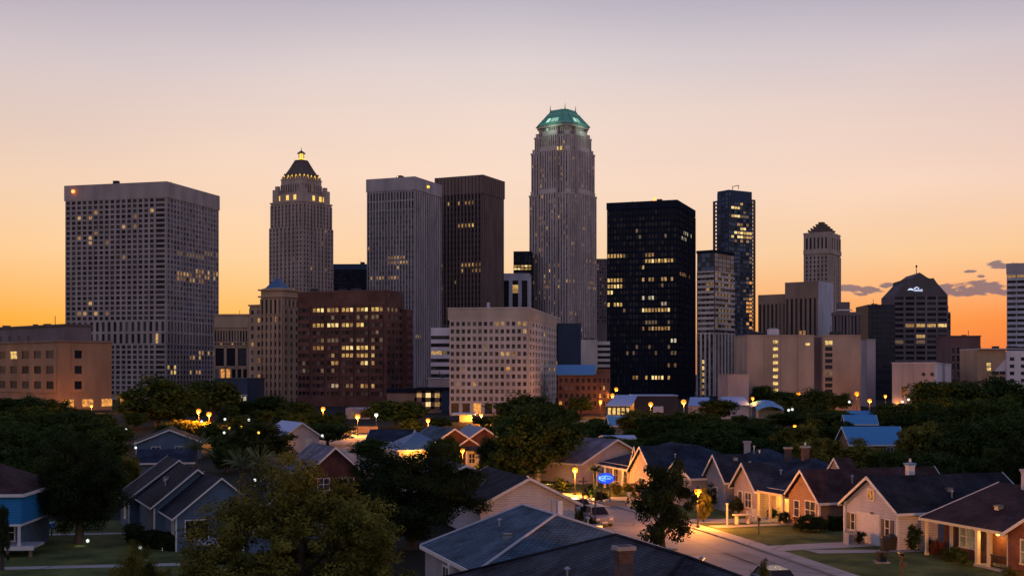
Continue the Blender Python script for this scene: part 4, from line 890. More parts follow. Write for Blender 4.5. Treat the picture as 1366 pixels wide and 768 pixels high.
gable(h, -3.9, 4.1, 0, 11.5, 2.85, 4.85, 'y', 'siding_white', 'shingle_black', .5)
window(h, -1.8, 0, .8, .6, 1.2, 'S', 'pane_blue', 1, 2); window(h, 2.6, 0, .9, .45, .9, 'S', 'pane_c', 1, 2, fr='trim_grey'); vent(h.children[1], -2, 6, 3.9, .4)
h = house('maroon roofed house with white rake just behind the pinkish gabled one', 0, 0, 17, Vector((-3.4,113,0)))
gable(h, -5.5, 3.6, 0, 12, 2.8, 4.9, 'y', 'maroon_brick', 'shingle_grey', .4); window(h, 0, 0, .8, 1, 1.2, 'S', 'pane_b')

# ---- slate blue house on the left with three stepped gables
h = house('slate blue house with three stepped gables and white trim on the left', 0, 0, 25, Vector((-28.2,97.6,0)))
gable(h, 0, 6.7, 0, 8.2, 2.95, 5.6, 'y', 'siding_slate', 'shingle_black', .35, fh=.1, c=3.3)
gable(h, -.8, 7.0, 8.3, 13.5, 2.75, 5.8, 'y', 'siding_slate', 'shingle_black', .35, fh=.1, c=3.3)
gable(h, .65, 7.2, -6, -.02, 2.7, 5.35, 'y', 'siding_slate', 'shingle_black', .35, fh=.1, c=3.95)
gable(h, 5.6, 11.4, -9, -2, 2.7, 4.9, 'y', 'siding_slate', 'shingle_black', .35, fh=.1)
window(h, .65, -4.6, .7, .8, 1.7, 'W', 'pane_a', 2, 3, t=.1); window(h, -.8, 10.5, .9, .9, 1.5, 'W', 'lit_dim', 1, 2, t=.1); window(h, 2.15, -6, .95, 1.65, 1.35, 'S', 'pane_c', 1, 1, t=.08, label='large dark picture window in white frame')
MB().slab([(1.6,-7.6,.72),(5.5,-7.6,.72),(5.5,-6.02,.9),(1.6,-6.02,.9)], .1, 'trim_grey').build('porch_roof', h)
for x_ in (1.7,3.4,5.3): column(h, x_, -7.5, 0, .64, .07, 'trim_white')
for (x_,y_) in ((0,0),(.65,-6),(-.8,8.3)): MB().box(-.06,.06,-.06,.06,0,2.7,'trim_white').build('corner_board', h, uv=False, loc=(x_-.03,y_-.03,0))

# ---- blue house at the far left bottom
h = house('bright blue house with maroon hip roof and porch at lower left edge', 0, 0, 4, Vector((-35.8,90.2,0)))
MB().box(-12,0,0,9,2.35,4.55,'siding_blue').build('wall', h); MB().box(-12,-.6,2.2,8.8,0,2.35,'siding_slate').build('ground_wall', h)
ro = hip(h, -12, 0, 0, 9, 4.58, 7.0, 'x', None, 'shingle_maroon', .25, caps=False)
MB().box(-12,.05,-.15,9,2.22,2.37,'trim_white').build('porch_beam', h, uv=False)
for x_ in (-.15,-1.75,-3.2,-6,-9): column(h, x_, .05, .8, 2.25, .09, 'trim_white')
m = MB(); m.box(-12,1.0,-.6,2.2,.62,.8,'trim_grey'); m.box(-2.9,1.1,-.7,-.6,.55,.85,'trim_white'); m.build('porch_deck', h, uv=False)
for x_ in (.8,-.8,-4,-8): MB().box(-.1,.1,-.1,.1,0,.62,'brown_stone').build('deck_post', h, uv=False, loc=(x_,-.4,0))
MB().slab([(-6,-2.4,2.4),(-2.9,-2.4,2.4),(-2.9,0,2.7),(-6,0,2.7)], .12, 'shingle_maroon').build('porch_roof', h)
window(h, -1.9, 2.2, .9, 1.4, 1.2, 'S', 'pane_c'); window(h, -4.2, 2.2, .9, 1.4, 1.2, 'S', 'pane_c')

# ---- middle distance
def midhouse(label, px, py0, D, rz, gx, gy, he, hr, axis, wm, rm, **k):
    h = house(label, 0, 0, rz, Vector((X(px,D), D, 0))); gable(h, -gx/2, gx/2, 0, gy, he, hr, axis, wm, rm, k.get('oh', .5), ends=k.get('ends',(1,1))); return h
h = midhouse('grey gabled bungalow standing behind the slate blue house', 226, 0, 190, 14, 9.5, 9, 2.6, 4.5, 'y', 'siding_slate', 'shingle_black'); window(h, 1.5, 0, .7, 1.2, 1.2, 'S', 'pane_b'); window(h, -2, 0, .7, 1.2, 1.2, 'S', 'pane_b')
h = midhouse('small dark roofed bungalow between the slate blue house and palms', 222, 0, 155, 14, 6.5, 7, 2.2, 3.5, 'x', 'siding_slate', 'shingle_navy')
h = midhouse('house with pale blue metal roof and orange lit porch', 402, 0, 206, 28, 6.2, 10, 2.8, 4.9, 'y', 'siding_pink', 'pale_blue_metal', oh=.6)
window(h, 1.4, 0, .8, .7, 1.2, 'S', 'lit_dim'); MB().slab([(-4.6,-.2,2.2),(-3.1,-.2,2.6),(-3.1,6,2.6),(-4.6,6,2.2)], .1, 'pale_blue_metal').build('porch_roof', h)
for y_ in (0,2.9,5.8): column(h, -4.4, y_, 0, 2.15, .1)
MB().lathe([(.05,0),(.13,.05),(.13,.28),(.04,.33)],'sodium_core',8).build('porch_lamp', h, uv=False, loc=(-3.5,1,1.9)); point('porch_light', (-4,-.9,1.6), 220, (1,.45,.08), .15, h)
h = midhouse('brick house with lavender grey roof left of the big dark tree', 446, 0, 133, 24, 5.8, 9, 2.75, 5.3, 'y', 'maroon_brick', 'shingle_lavender'); window(h, -1.2, 0, .8, 1.2, 1.2, 'S', 'pane_b'); window(h, 1.5, 0, .8, 1.2, 1.2, 'S', 'pane_b')
# row of two houses with white rakes
h = house('house with orange lit front wall and blue roof, first of the white-raked pair', 0, 0, 22, Vector((X(568,172),172,0)))
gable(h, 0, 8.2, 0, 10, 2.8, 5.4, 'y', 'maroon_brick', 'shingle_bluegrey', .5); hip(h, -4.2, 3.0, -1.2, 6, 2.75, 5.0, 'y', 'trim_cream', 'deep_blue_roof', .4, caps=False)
for x_ in (-3.2,-1.4,.4,2.2): window(h, x_, -1.2, .6, .9, 1.5, 'S', 'lit_gold', 1, 2)
point('wall_light', (-2.2,-3.0,2.0), 420, (1,.4,.06), .2, h); MB().box(-.12,.12,-.2,0,0,.3,'sodium').build('wall_lamp', h, uv=False, loc=(-2.2,-1.25,2.2))
for x_ in (4.5,6.6): window(h, x_, 0, .8, .8, 1.3, 'S', 'pane_a')
h = house('maroon brick house with white rakes and porch, second of the pair', 0, 0, 14, Vector((X(620,174),174,0)))
gable(h, -1.2, 6.6, 0, 9.5, 2.9, 5.5, 'y', 'maroon_brick', 'deep_blue_roof', .5)
MB().slab([(-.4,-1.6,2.45),(6.0,-1.6,2.45),(6.0,-.01,2.95),(-.4,-.01,2.95)], .1, 'shingle_grey').build('porch_roof', h)
for x_ in (0,1.6,3.2,4.8): column(h, x_, -1.4, 0, 2.4, .1, 'trim_white')
MB().box(.1,5.6,-.1,-.02,0,2.4,'siding_white').build('porch_wall', h); window(h, 1.0, -.1, .6, .8, 1.3, 'S', 'pane_a'); window(h, 2.8, -.1, .6, .8, 1.3, 'S', 'pane_a'); door(h, 4.3, -.1, 0)
h = midhouse('dark roofed house partly hidden by a tree left of the orange lit front', 517, 0, 205, -6, 6.6, 8, 2.0, 3.6, 'x', 'siding_brown', 'shingle_navy')
# big grey roof house
h = house('large grey hip-gabled house behind the pointed dormer house', 0, 0, 40, Vector((X(820,150),150,0)))
gable(h, -5.5, 5.5, 0, 13, 2.7, 5.2, 'y', 'siding_pink', 'shingle_lavender', .5); window(h, 1.5, 0, 1, 1.2, 1.2, 'S', 'pane_b')
MB().slab([(-7,9,2.9),(-2.8,9,4.25),(-2.8,13.4,4.25),(-7,13.4,2.9)], .1, 'shingle_maroon').build('lean_to_roof', h); chimney(h.children[1], -1.5, 8, 4.5, 6.5, .7, .7, 'pale_white')
h = midhouse('low white shed with flat bluish roof behind the big grey roof house', 827, 0, 196, 6, 4.2, 4, 2.9, 3.2, 'x', 'blue_white_panel', 'pale_blue_metal')
h = midhouse('small blue roofed house partly behind treetops at centre right', 831, 0, 262, 6, 5, 6, 2.2, 3.9, 'x', 'siding_slate', 'blue_metal')
# blue metal roof house right
h = house('house with broad bright blue metal roof at right centre', 0, 0, 4, Vector((X(1170,186),186,0)))
gable(h, -4.0, 4.2, 0, 6, 2.75, 5.0, 'x', 'siding_brown', 'blue_metal', .45); MB().box(3.0,5.6,1,6,0,2.6,'siding_pink').build('side_wing', h); window(h, -1, 0, .8, 1, 1.2, 'S', 'pane_b'); window(h, 2, 0, .8, 1, 1.2, 'S', 'pane_b')
for lab, px, D, gx, hr in (('little bright blue roofed shed nearer the sodium lamps, left of its twin', 1149, 262, 6, 4.1), ('bright blue roofed shed up against the far trees', 1152, 312, 8, 3.4)):
    h = midhouse(lab, px, 0, D, -8, gx, 6, hr-1.6, hr, 'x', 'siding_slate', 'blue_metal')
for lab, px, D, gx in (('blue metal carport with curved roof right of the pale marquee', 1022, 345, 8.5), ('second curved blue carport just in front of the first', 1028, 318, 7)):
    t = thing('carport', lab, 'carport', (X(px,D), D, 0), R(-6))
    m = MB(); pts_ = [(-gx/2+gx*i/8, 3.4+1.1*math.sin(math.pi*i/8)) for i in range(9)]
    for (xa,za),(xb,zb_) in zip(pts_[:-1],pts_[1:]): m.slab([(xa,0,za),(xb,0,zb_),(xb,5,zb_+.9),(xa,5,za+.9)], .08, 'blue_metal')
    m.build('roof', t)
    for x_ in (-gx/2+.3,gx/2-.3):
        for y_ in (.3,4.6): MB().box(-.08,.08,-.08,.08,0,3.4,'trim_grey').build('post', t, loc=(x_,y_,0))
    MB().box(-gx/2+.4,gx/2-.4,4.5,4.6,0,3.3,'siding_slate').build('back_wall', t)
# shop with lit windows
t = thing('shop', 'shop with five glowing windows and pale blue pitched roof below the black tower', 'shop', (X(825.5,330),330,0), 0)
W_ = 3.05; hip_ = MB(); z_e = 4.4; z_r = 7.1
MB().box(-W_,W_,0,7,0,z_e,'navy_panel').build('wall', t); hip_.slab([(-W_-.6,-.7,z_e),(W_+.3,-.7,z_e),(W_+2.6,6,z_r),(-W_+2.8,6,z_r)], .15, 'pale_blue_metal'); hip_.build('roof', t)
for i in range(5): window(t, -2.5+i*1.22, 0, 2.0, .75, 1.75, 'S', 'lit_yellow', 1, 1, fr='trim_grey', t=.06)
MB().box(-W_-.2,W_+.4,-1.2,0,1.6,1.8,'pale_blue_metal').build('awning', t)
t = thing('warehouse', 'long dark warehouse with pale roof edge right of the glowing windowed shop', 'warehouse', (X(875,340),340,0), 0)
MB().box(-6,6,0,12,0,6.7,'dark_panel').build('wall', t); MB().box(-6.1,6.1,-.2,12,6.7,6.95,'pale_blue_metal').build('roof', t); MB().box(-.9,1.9,-1.3,0,2.2,3.9,'blue_white_panel').build('sign_board', t)
for lab, px, w_, D in (('pale marquee tent left of two, right of black tower foot',936,6.2,345), ('pale marquee tent right of the treetop, before pink annex',981,7.6,350)):
    t = thing('marquee', lab, 'tent', (X(px,D),D,0), 0); m = MB()
    m.slab([(-w_/2-.8,-.5,3.9),(w_/2+.3,-.5,3.9),(w_/2-.3,5,6.2),(-w_/2+.6,5,6.2)], .1, 'pale_blue_metal'); m.build('canopy', t)
    MB().box(-w_/2,w_/2,.1,5,0,3.8,'siding_white').build('wall', t)
    for x_ in (-w_/2,0,w_/2): MB().box(-.08,.08,-.08,.08,0,3.8,'trim_white').build('pole', t, loc=(x_,-.1,0))

# ================================================================ GROUND, ROAD, YARDS
def sheet(name, poly, z, mat, kind='structure', th=0):
    m = MB()
    if th: m.prism([(p[0],p[1]) for p in poly], z-th, z, mat)
    else: m.add([(p[0],p[1],z) for p in poly], [tuple(range(len(poly)))], mat)
    o = m.build(name); o['kind'] = kind; return o
sheet('ground', [(-2500,-100),(2500,-100),(2500,5000),(-2500,5000)], 0, 'ground_mat')
sheet('city_ground', [(-500,345),(600,345),(900,1500),(-900,1500)], .004, 'city_ground')
RK = [Vector(v) for v in ((28,45),(24.6,64),(21.1,81.6),(16.1,103.6),(10.8,121),(7.9,128.8),(1.5,142),(-7,160),(-17,186),(-27,225),(-36,268),(-44,300))]
def off(pts, d):
    out = []
    for i, p in enumerate(pts):
        t = (pts[min(i+1,len(pts)-1)]-pts[max(i-1,0)]).normalized(); out.append(p+Vector((t.y,-t.x))*d)
    return out
def strip(name, pts, d0, d1, z, mat, th=0):
    a = off(pts, d0); b_ = off(pts, d1); m = MB()
    for i in range(len(pts)-1):
        q = [a[i], b_[i], b_[i+1], a[i+1]]
        if th: m.hexa([(v.x,v.y,z-th) for v in q], [(v.x,v.y,z) for v in q], mat)
        else: m.add([(v.x,v.y,z) for v in q], [(0,1,2,3)], mat)
    o = m.build(name); o['kind'] = 'structure'; return o
def smooth(pts, n=4):
    out = []
    for i in range(len(pts)-1):
        p0, p1, p2, p3 = pts[max(i-1,0)], pts[i], pts[i+1], pts[min(i+2,len(pts)-1)]
        for k in range(n):
            t = k/n; out.append(.5*((2*p1)+(p2-p0)*t+(2*p0-5*p1+4*p2-p3)*t*t+(3*p1-p0-3*p2+p3)*t**3))
    return out+[pts[-1]]
RK = smooth(RK)
strip('road', RK, 0, -8.6, .012, 'road_mat')
strip('kerb', RK, 0, .28, .135, 'kerb_mat', .13); strip('kerb', RK, -8.6, -8.88, .135, 'kerb_mat', .13)
strip('sidewalk', RK, .28, 1.5, .122, 'drive_mat', .11); strip('sidewalk', RK, -8.88, -10, .122, 'drive_mat', .11)
strip('lawn', RK[:30], 1.5, 40, YZ-.004, 'lawn_mat', .1)
def drive(name, pts, z=YZ+.004, mat='drive_mat'): return sheet(name, [tuple(WS(*q).xy) for q in pts], z, mat)
drive('driveway', [(48.6,81.0),(57.1,81.0),(57.1,83.7),(48.6,83.7)]); drive('path', [(50.5,79.0),(57.4,77.4),(60,77.4),(60,78.3),(57.4,78.6),(50.5,81.0)], YZ+.008)
drive('driveway', [(50.5,98.0),(57.5,96.4),(57.5,99.2),(50.5,101.6)]); drive('path', [(50.5,94.6),(58.0,94.6),(58.0,95.6),(50.5,96.4)])
drive('driveway', [(50,118),(56,117),(56,121),(50,121.5)])
sheet('lawn', [(-60,78),(-17,78),(-17,112),(-60,112)], .03, 'lawn_mat', th=.03)
sheet('path', [(-40,83.2),(-18,86.6),(-18,87.9),(-40,84.5)], .036, 'drive_mat'); sheet('path', [(-42,101),(-28.5,103.2),(-28.5,104.2),(-42,102)], .036, 'drive_mat')
def patch(name, s0, s1, d0, d1):
    k0, k1 = s0, s1; return strip(name, RK[k0:k1], d0, d1, .016, 'road_patch')
patch('road_patch', 6, 14, -2.9, -3.05); patch('road_patch', 3, 9, -5.6, -5.72); patch('road_patch', 9, 11, -1.2, -3.6); patch('road_patch', 14, 30, -4.3, -4.42); patch('road_patch', 5, 6, -4.6, -7.2)
sheet('side_street', [(-46,222),(-27,222),(-27,268),(-46,268)], .016, 'road_mat')
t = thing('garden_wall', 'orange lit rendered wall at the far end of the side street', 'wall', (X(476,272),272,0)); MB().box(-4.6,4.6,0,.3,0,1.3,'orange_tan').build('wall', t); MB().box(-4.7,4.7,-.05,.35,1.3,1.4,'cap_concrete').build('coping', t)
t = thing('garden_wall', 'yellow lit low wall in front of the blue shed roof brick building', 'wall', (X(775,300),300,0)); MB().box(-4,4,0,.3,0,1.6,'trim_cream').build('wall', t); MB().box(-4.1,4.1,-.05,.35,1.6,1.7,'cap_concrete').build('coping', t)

# ================================================================ STREET LAMPS
def lamp_mesh(hh):
    p = MB(); p.lathe([(.16,0),(.16,.25),(.09,.4),(.07,hh-.35),(.1,hh-.3)], 'trim_cream', 8)
    g = MB(); g.lathe([(.1,-.3),(.24,-.18),(.30,0),(.24,.18),(.1,.27)], 'sodium', 12)
    c = MB(); c.lathe([(.26,.18),(.3,.22),(.08,.36),(.03,.46)], 'iron_black', 10)
    return p.mesh('pole'), g.mesh('globe', smooth=True), c.mesh('cap')
LM = lamp_mesh(1.0)
def lamp(px, py, D, label, watt=900, hh=None, col=(1,.32,.035), gl=1.0, white=False, pole=True):
    z = Z(py, D) if hh is None else hh
    t = thing('street_lamp', label, 'street lamp', (X(px,D), D, 0), 0, 'street lamps')
    m = MB(); m.lathe([(.16,0),(.16,.25),(.08,.4),(.06,z-.35),(.1,z-.27)], 'iron_black', 8); m.build('pole', t, uv=False)
    g = MB(); g.lathe([(.08,-.27),(.22,-.16),(.28,0),(.22,.16),(.08,.25)], 'white_lamp' if white else 'sodium', 12); o = g.build('globe', t, uv=False, smooth=True, loc=(0,0,z)); o.scale = (gl,)*3
    c = MB(); c.lathe([(.24,.17*gl),(.28,.2*gl),(.08,.3*gl+.04),(.03,.3*gl+.14)], 'iron_black', 10); c.build('cap', t, uv=False, loc=(0,0,z))
    if watt: 
        l = point('light', (0,-.45,z-.5), watt, col, .2, t); 
    return t
SOD = [(931,655,106,'glowing lamp at the kerb by the ragged dark tree',3000,1),(767,626,134,'glowing lamp across the road left of the blue sign',3800,1),
(265,548,250,'left lamp of the glowing pair under the wide grid tower',900,1.4),(279,552,246,'right lamp of the glowing pair under the wide grid tower',900,1.4),
(431,545,300,'lamp among trees before the left end of the brick block',1000,1.5),(477,555,258,'lamp with pole over the orange side street',1300,1.5),
(571,560,262,'lamp above the pale blue corner of the lit front house',900,1.3),(617,600,165,'lamp between the lit front house and maroon brick house',500,1),
(868,539,318,'lamp in front of the long dark warehouse',1200,1.7),(912,536,316,'brightest lamp at the warehouse right end',1500,1.9),
(912,563,255,'lamp in the trees below the brightest warehouse lamp',600,1.4),(862,557,262,'dim lamp deep in the trees under the warehouse',200,.8),
(801,535,360,'lamp at the foot of the red brick building',900,1.5),(817,527,372,'lower of two lamps up at the black tower corner',500,1.7),(822,519,390,'upper of two lamps up at the black tower corner',400,1.7),
(1004,531,350,'lamp right of the pale marquee tents',120,1.3),(1065,525,410,'lamp before the middle of the windowless beige block',1300,1.9),(1143,525,410,'lamp before the right end of the windowless block',1500,2.1),
(1160,534,335,'smaller lamp just right of the windowless block',900,1.5),(1181,528,370,'small lamp before the pink wing',500,1.3),(1232,544,290,'lamp over dark trees before the white hall',900,1.5),
(1060,568,235,'faint lamp in trees left of the blue roofs',200,.9),(1263,523,372,'faint lamp in trees below the white hall corner',300,1.1),
(642,553,330,'lamp at the base of the square-grid block',2200,1.3),(662,559,318,'very bright lamp right of the kiosk',1500,1.5),(106,556,300,'lamp hidden in trees beneath the tan office block',1500,1),
(20,541,404,'left assumed lamp at the foot of the tan office block',5000,1),(62,541,404,'middle assumed lamp at the foot of the tan office block',5000,1),(122,541,400,'right assumed lamp at the foot of the tan office block',4000,1)]  # the three foot lamps are unseen, assumed from the block's orange glow
for px, py, D, lab, w_, gl in SOD:
    lamp(px, py, D, lab, w_*(1.2 if 'glowing lamp' in lab or 'foot of the tan' in lab else 9), gl=gl*(1.3 if D > 200 else 1.15))
lamp(502,553,280,'white globe lamp right of the pale-pole lamp',250,gl=1.5,white=True,col=(.9,1,.8))
t = thing('street_lamp','assumed unseen lamp at the near end of the street by the brick house','street lamp',WS(40.6,43),0,'street lamps')  # unseen below the frame; assumed from the orange light on the near road
m = MB(); m.lathe([(.16,0),(.16,.25),(.08,.4),(.06,3.4)], 'trim_grey', 8); m.build('pole', t, uv=False); g = MB(); g.lathe([(.08,-.27),(.22,-.16),(.28,0),(.22,.16),(.08,.25)],'sodium',12); g.build('globe', t, uv=False, loc=(0,0,3.6)); point('light',(0,0,3.05),26000,(1,.36,.06),.3,t)

TINY = [(168,573,190,'by the left tree mass, near the bungalow'),(181,597,150,'on the dark shed left of the bungalow'),(269,562,215,'under the lamp pair'),(300,559,225,'right of the lamp pair'),(299,577,190,'at the hedge behind the palms'),
(332,560,230,'before the ornate tower'),(345,577,168,'in the black round tree'),(187,730,94,'leftmost on the hedge of the slate blue house'),(218,733,93.4,'middle on the hedge of the slate blue house'),(223,738,92.8,'rightmost on the hedge of the slate blue house'),
(202,716,97,'at the wall of the slate blue house'),(117,721,97,'beside the lit trunk on the left lawn'),(340,640,112,'under the palms'),(430,581,200,'above the lavender roof'),(527,548,290,'in the tree right of the white globe'),
(1133,536,330,'under the big right lamp'),(1255,518,350,'below the white hall left corner'),(1283,516,350,'below the white hall right corner'),(1293,521,345,'over the dark trees, left of the cross'),(1300,521,344,'over the dark trees, next to the cross'),
(1333,524,340,'between the cross and the right edge'),(1345,518,342,'left of the row by the right edge'),(1357,518,341,'middle of the row by the right edge'),(1364,517,340,'end of the row by the right edge'),(1204,536,330,'before the white hall door'),(1212,533,332,'right of the white hall door'),(1057,546,300,'among trees before the beige block'),(1052,547,300,'left among trees before the beige block'),
(306,571,222,'in the row right of the lamp pair'),(315,571,220,'end of the row right of the lamp pair'),(322,569,220,'past the row right of the lamp pair')]
for i, (px, py, D, lab) in enumerate(TINY):
    o = MB().lathe([(.03,-.12),(.10,-.08),(.14,.02),(.09,.12),(.02,.15)], 'tiny_white' if i not in (6,28,29,30,19) else 'gold_glow', 8)
    t = thing('garden_light', 'tiny glowing light '+lab, 'light', (X(px,D), D, 0), 0, 'small lights among the trees and yards')
    o.build('bulb', t, uv=False, loc=(0,0,Z(py,D))).scale = (max(1,D/130),)*3
    MB().box(-.02,.02,-.02,.02,0,Z(py,D)-.1,'iron_black').build('stake', t, uv=False)
t = thing('cross', 'small glowing cross over the dark trees at the right', 'cross', (X(1311,338),338,0)); z_ = Z(522,338)
MB().box(-.28,.28,-.1,.1,z_-1.1,z_+1.0,'gold_glow').box(-1.1,-.28,-.1,.1,z_-.1,z_+.25,'gold_glow').box(.28,1.1,-.1,.1,z_-.1,z_+.25,'gold_glow').build('cross_arms', t); MB().box(-.1,.1,-.1,.1,0,z_-1.1,'iron_black').build('post', t)
t = thing('garden_spotlight', 'cyan spotlight on the shrubs below the orange lit porch', 'light', (X(402,181),181,0)); MB().lathe([(.1,0),(.15,.1),(.15,.3),(.05,.34)],'cyan_lamp',8).build('lamp_head', t); point('light',(0,-.5,1.4),160,(.05,.5,1),.3,t)

# ================================================================ STREET FURNITURE AND CARS
# oval sign
c_ = G(0,0) if 0 else None
t = thing('neon_sign', 'glowing blue oval sign with white lettering beside the road', 'sign', (X(808,127),127,0), R(-4))
m = MB(); n_ = 28; zc = Z(637.5,127); e1 = [(1.02*math.cos(2*math.pi*k/n_), .56*math.sin(2*math.pi*k/n_)) for k in range(n_)]
m.add([(x,-.12,z) for x,z in e1]+[(x,.12,z) for x,z in e1], [tuple(range(n_)), tuple(range(2*n_-1,n_-1,-1))]+[(i,i+n_,(i+1)%n_+n_,(i+1)%n_) for i in range(n_)], 'neon_blue'); m.build('panel', t, loc=(0,0,zc))
m = MB(); m.tube([(.78*math.cos(2*math.pi*k/24), -.16, .26*math.sin(2*math.pi*k/24)) for k in range(19)], .022, 'neon_white', 5); m.build('neon_tube', t, loc=(0,0,zc))
text('letters','BryK',t,(-.38,-.14,zc+.02),.44,'neon_white',ext=.02); text('letters','Den',t,(.36,-.14,zc-.02),.26,'neon_white',ext=.02)
t.scale = (.88,.88,1)
for x_ in (-.5,.5): MB().box(-.05,.05,-.05,.05,0,zc-.4,'iron_black').build('post', t, loc=(x_,0,0))
point('sign_light',(0,-.5,zc),25,(.05,.25,1),.3,t)
def post(lab, name, cat, px, pyb, parts, rz=0, D=None):
    D = D or F*H/(pyb-HY); t = thing(name, lab, cat, (X(px,D), D, YZ), R(rz))
    for nm, fn in parts: m = MB(); fn(m); m.build(nm, t)
    return t
post('white sign post standing in the lit lawn','sign_post','post',970,703,[('post',lambda m: m.box(-.07,.07,-.07,.07,0,1.9,'trim_grey')),('cap',lambda m: m.box(-.1,.1,-.1,.1,1.9,1.97,'trim_grey'))])
post('black mailbox post on the tan house lawn','mailbox','mailbox',1012,714,[('post',lambda m: m.box(-.06,.06,-.06,.06,0,1.1,'iron_black')),('box',lambda m: (m.box(-.12,.12,-.28,.28,1.1,1.3,'iron_black'),m.tube([(0,-.28,1.3),(0,.28,1.3)],.12,'iron_black',10)))])
post('black mailbox post nearest the viewer on the right lawn','mailbox','mailbox',1202,768,[('post',lambda m: m.box(-.08,.08,-.08,.08,0,1.15,'iron_black')),('box',lambda m: (m.box(-.14,.14,-.3,.3,1.15,1.38,'iron_black'),m.tube([(0,-.3,1.38),(0,.3,1.38)],.14,'iron_black',10),m.box(.02,.4,-.2,-.1,.5,.8,'iron_black')))])
post('dark square planter beside the right driveway','planter','planter',1176,752,[('tub',lambda m: m.hexa([(-.25,-.25,0),(.25,-.25,0),(.25,.25,0),(-.25,.25,0)],[(-.32,-.32,.75),(.32,-.32,.75),(.32,.32,.75),(-.32,.32,.75)],'iron_black')),('plinth',lambda m: m.box(-.5,.5,-.4,.4,0,.08,'kerb_mat'))])
for lab, px, py in (('black wheelie bin left of two beside the white house',1181,737),('taller black wheelie bin against the white house corner',1190,735)):
    post(lab,'wheelie_bin','bin',px,py,[('body',lambda m: m.hexa([(-.22,-.25,.06),(.22,-.25,.06),(.22,.25,.06),(-.22,.25,.06)],[(-.29,-.34,.98),(.29,-.34,.98),(.29,.34,.98),(-.29,.34,.98)],'iron_black')),('lid',lambda m: m.hexa([(-.31,-.37,.98),(.31,-.37,.98),(.31,.38,.98),(-.31,.38,.98)],[(-.28,-.3,1.03),(.28,-.3,1.03),(.28,.38,1.12),(-.28,.38,1.12)],'iron_black')),('wheel',lambda m: m.lathe([(.09,-.3),(.1,-.28),(.1,.28),(.09,.3)],'rubber',10,Matrix.Translation((0,.26,.1)) @ Matrix.Rotation(math.pi/2,4,'Y')))])
post('grey air conditioner unit beside the white garage house','air_conditioner','appliance',1134,727,[('casing',lambda m: (m.box(-.38,.38,-.35,.35,0,.9,'trim_grey'),m.box(-.4,.4,-.37,.37,.9,.95,'galvanised'))),('fan_grille',lambda m: [m.box(-.32,.32,-.37,-.35,.12+k*.1,.16+k*.1,'iron_black') for k in range(7)])],GR)
for lab, px, py in (('white garden chair nearest the driveway',1001,699),('white garden chair closest to the yellow porch',1008,696)):
    post(lab,'garden_chair','chair',px,py,[('seat',lambda m: m.box(-.27,.27,-.25,.25,.42,.48,'trim_white')),('backrest',lambda m: [m.box(-.25+k*.11,-.18+k*.11,.2,.25,.48,1.05,'trim_white') for k in range(5)])]+[('leg',lambda m,a=a,b_=b_: m.box(a-.03,a+.03,b_-.03,b_+.03,0,.42,'trim_white')) for a in (-.23,.23) for b_ in (-.2,.2)],30)
post('pale bench table on the lit lawn','garden_bench','bench',990,700,[('seat',lambda m: m.box(-.8,.8,-.35,.35,.75,.85,'trim_cream')),('leg',lambda m: m.box(-.6,-.5,-.25,.25,0,.75,'trim_cream')),('leg',lambda m: m.box(.5,.6,-.25,.25,0,.75,'trim_cream'))],20)
t = thing('trampoline_frame','low blue covered frame in the dark yard left of the lit trunk','frame',(X(56,101),101,0)); MB().box(-.9,.9,-.5,.5,.7,1.15,'blue_metal').build('cover', t)
for x_ in (-.8,.8): MB().box(-.04,.04,-.04,.04,0,.7,'iron_black').build('leg', t, loc=(x_,0,0))
t = thing('garden_wall','low curved pale wall on the lawn right of the blue sign','wall',(X(825,123),123,YZ),R(-20)); MB().box(-1.6,1.0,0,.25,0,.4,'kerb_mat').build('wall', t); MB().box(.9,1.25,-.06,.3,0,1.3,'trim_cream').build('pillar', t); MB().box(.85,1.3,-.1,.34,1.3,1.38,'trim_cream').build('cap', t)
t = thing('utility_pole','thin dark pole rising beside the nearer parked car','pole',(X(794,106),106,0)); MB().lathe([(.07,0),(.05,3.4)],'iron_black',8).build('pole', t); MB().box(-.3,.3,-.03,.03,3.2,3.26,'iron_black').build('crossarm', t)
t = thing('utility_pole','dark leaning pole by the right corner of the pinkish house','pole',(X(777,112),112,0)); MB().tube([(0,0,0),(.1,0,3.9)],[.08,.06],'bark',8).build('pole', t); MB().box(-.35,.45,-.04,.04,3.5,3.58,'bark').build('crossarm', t)

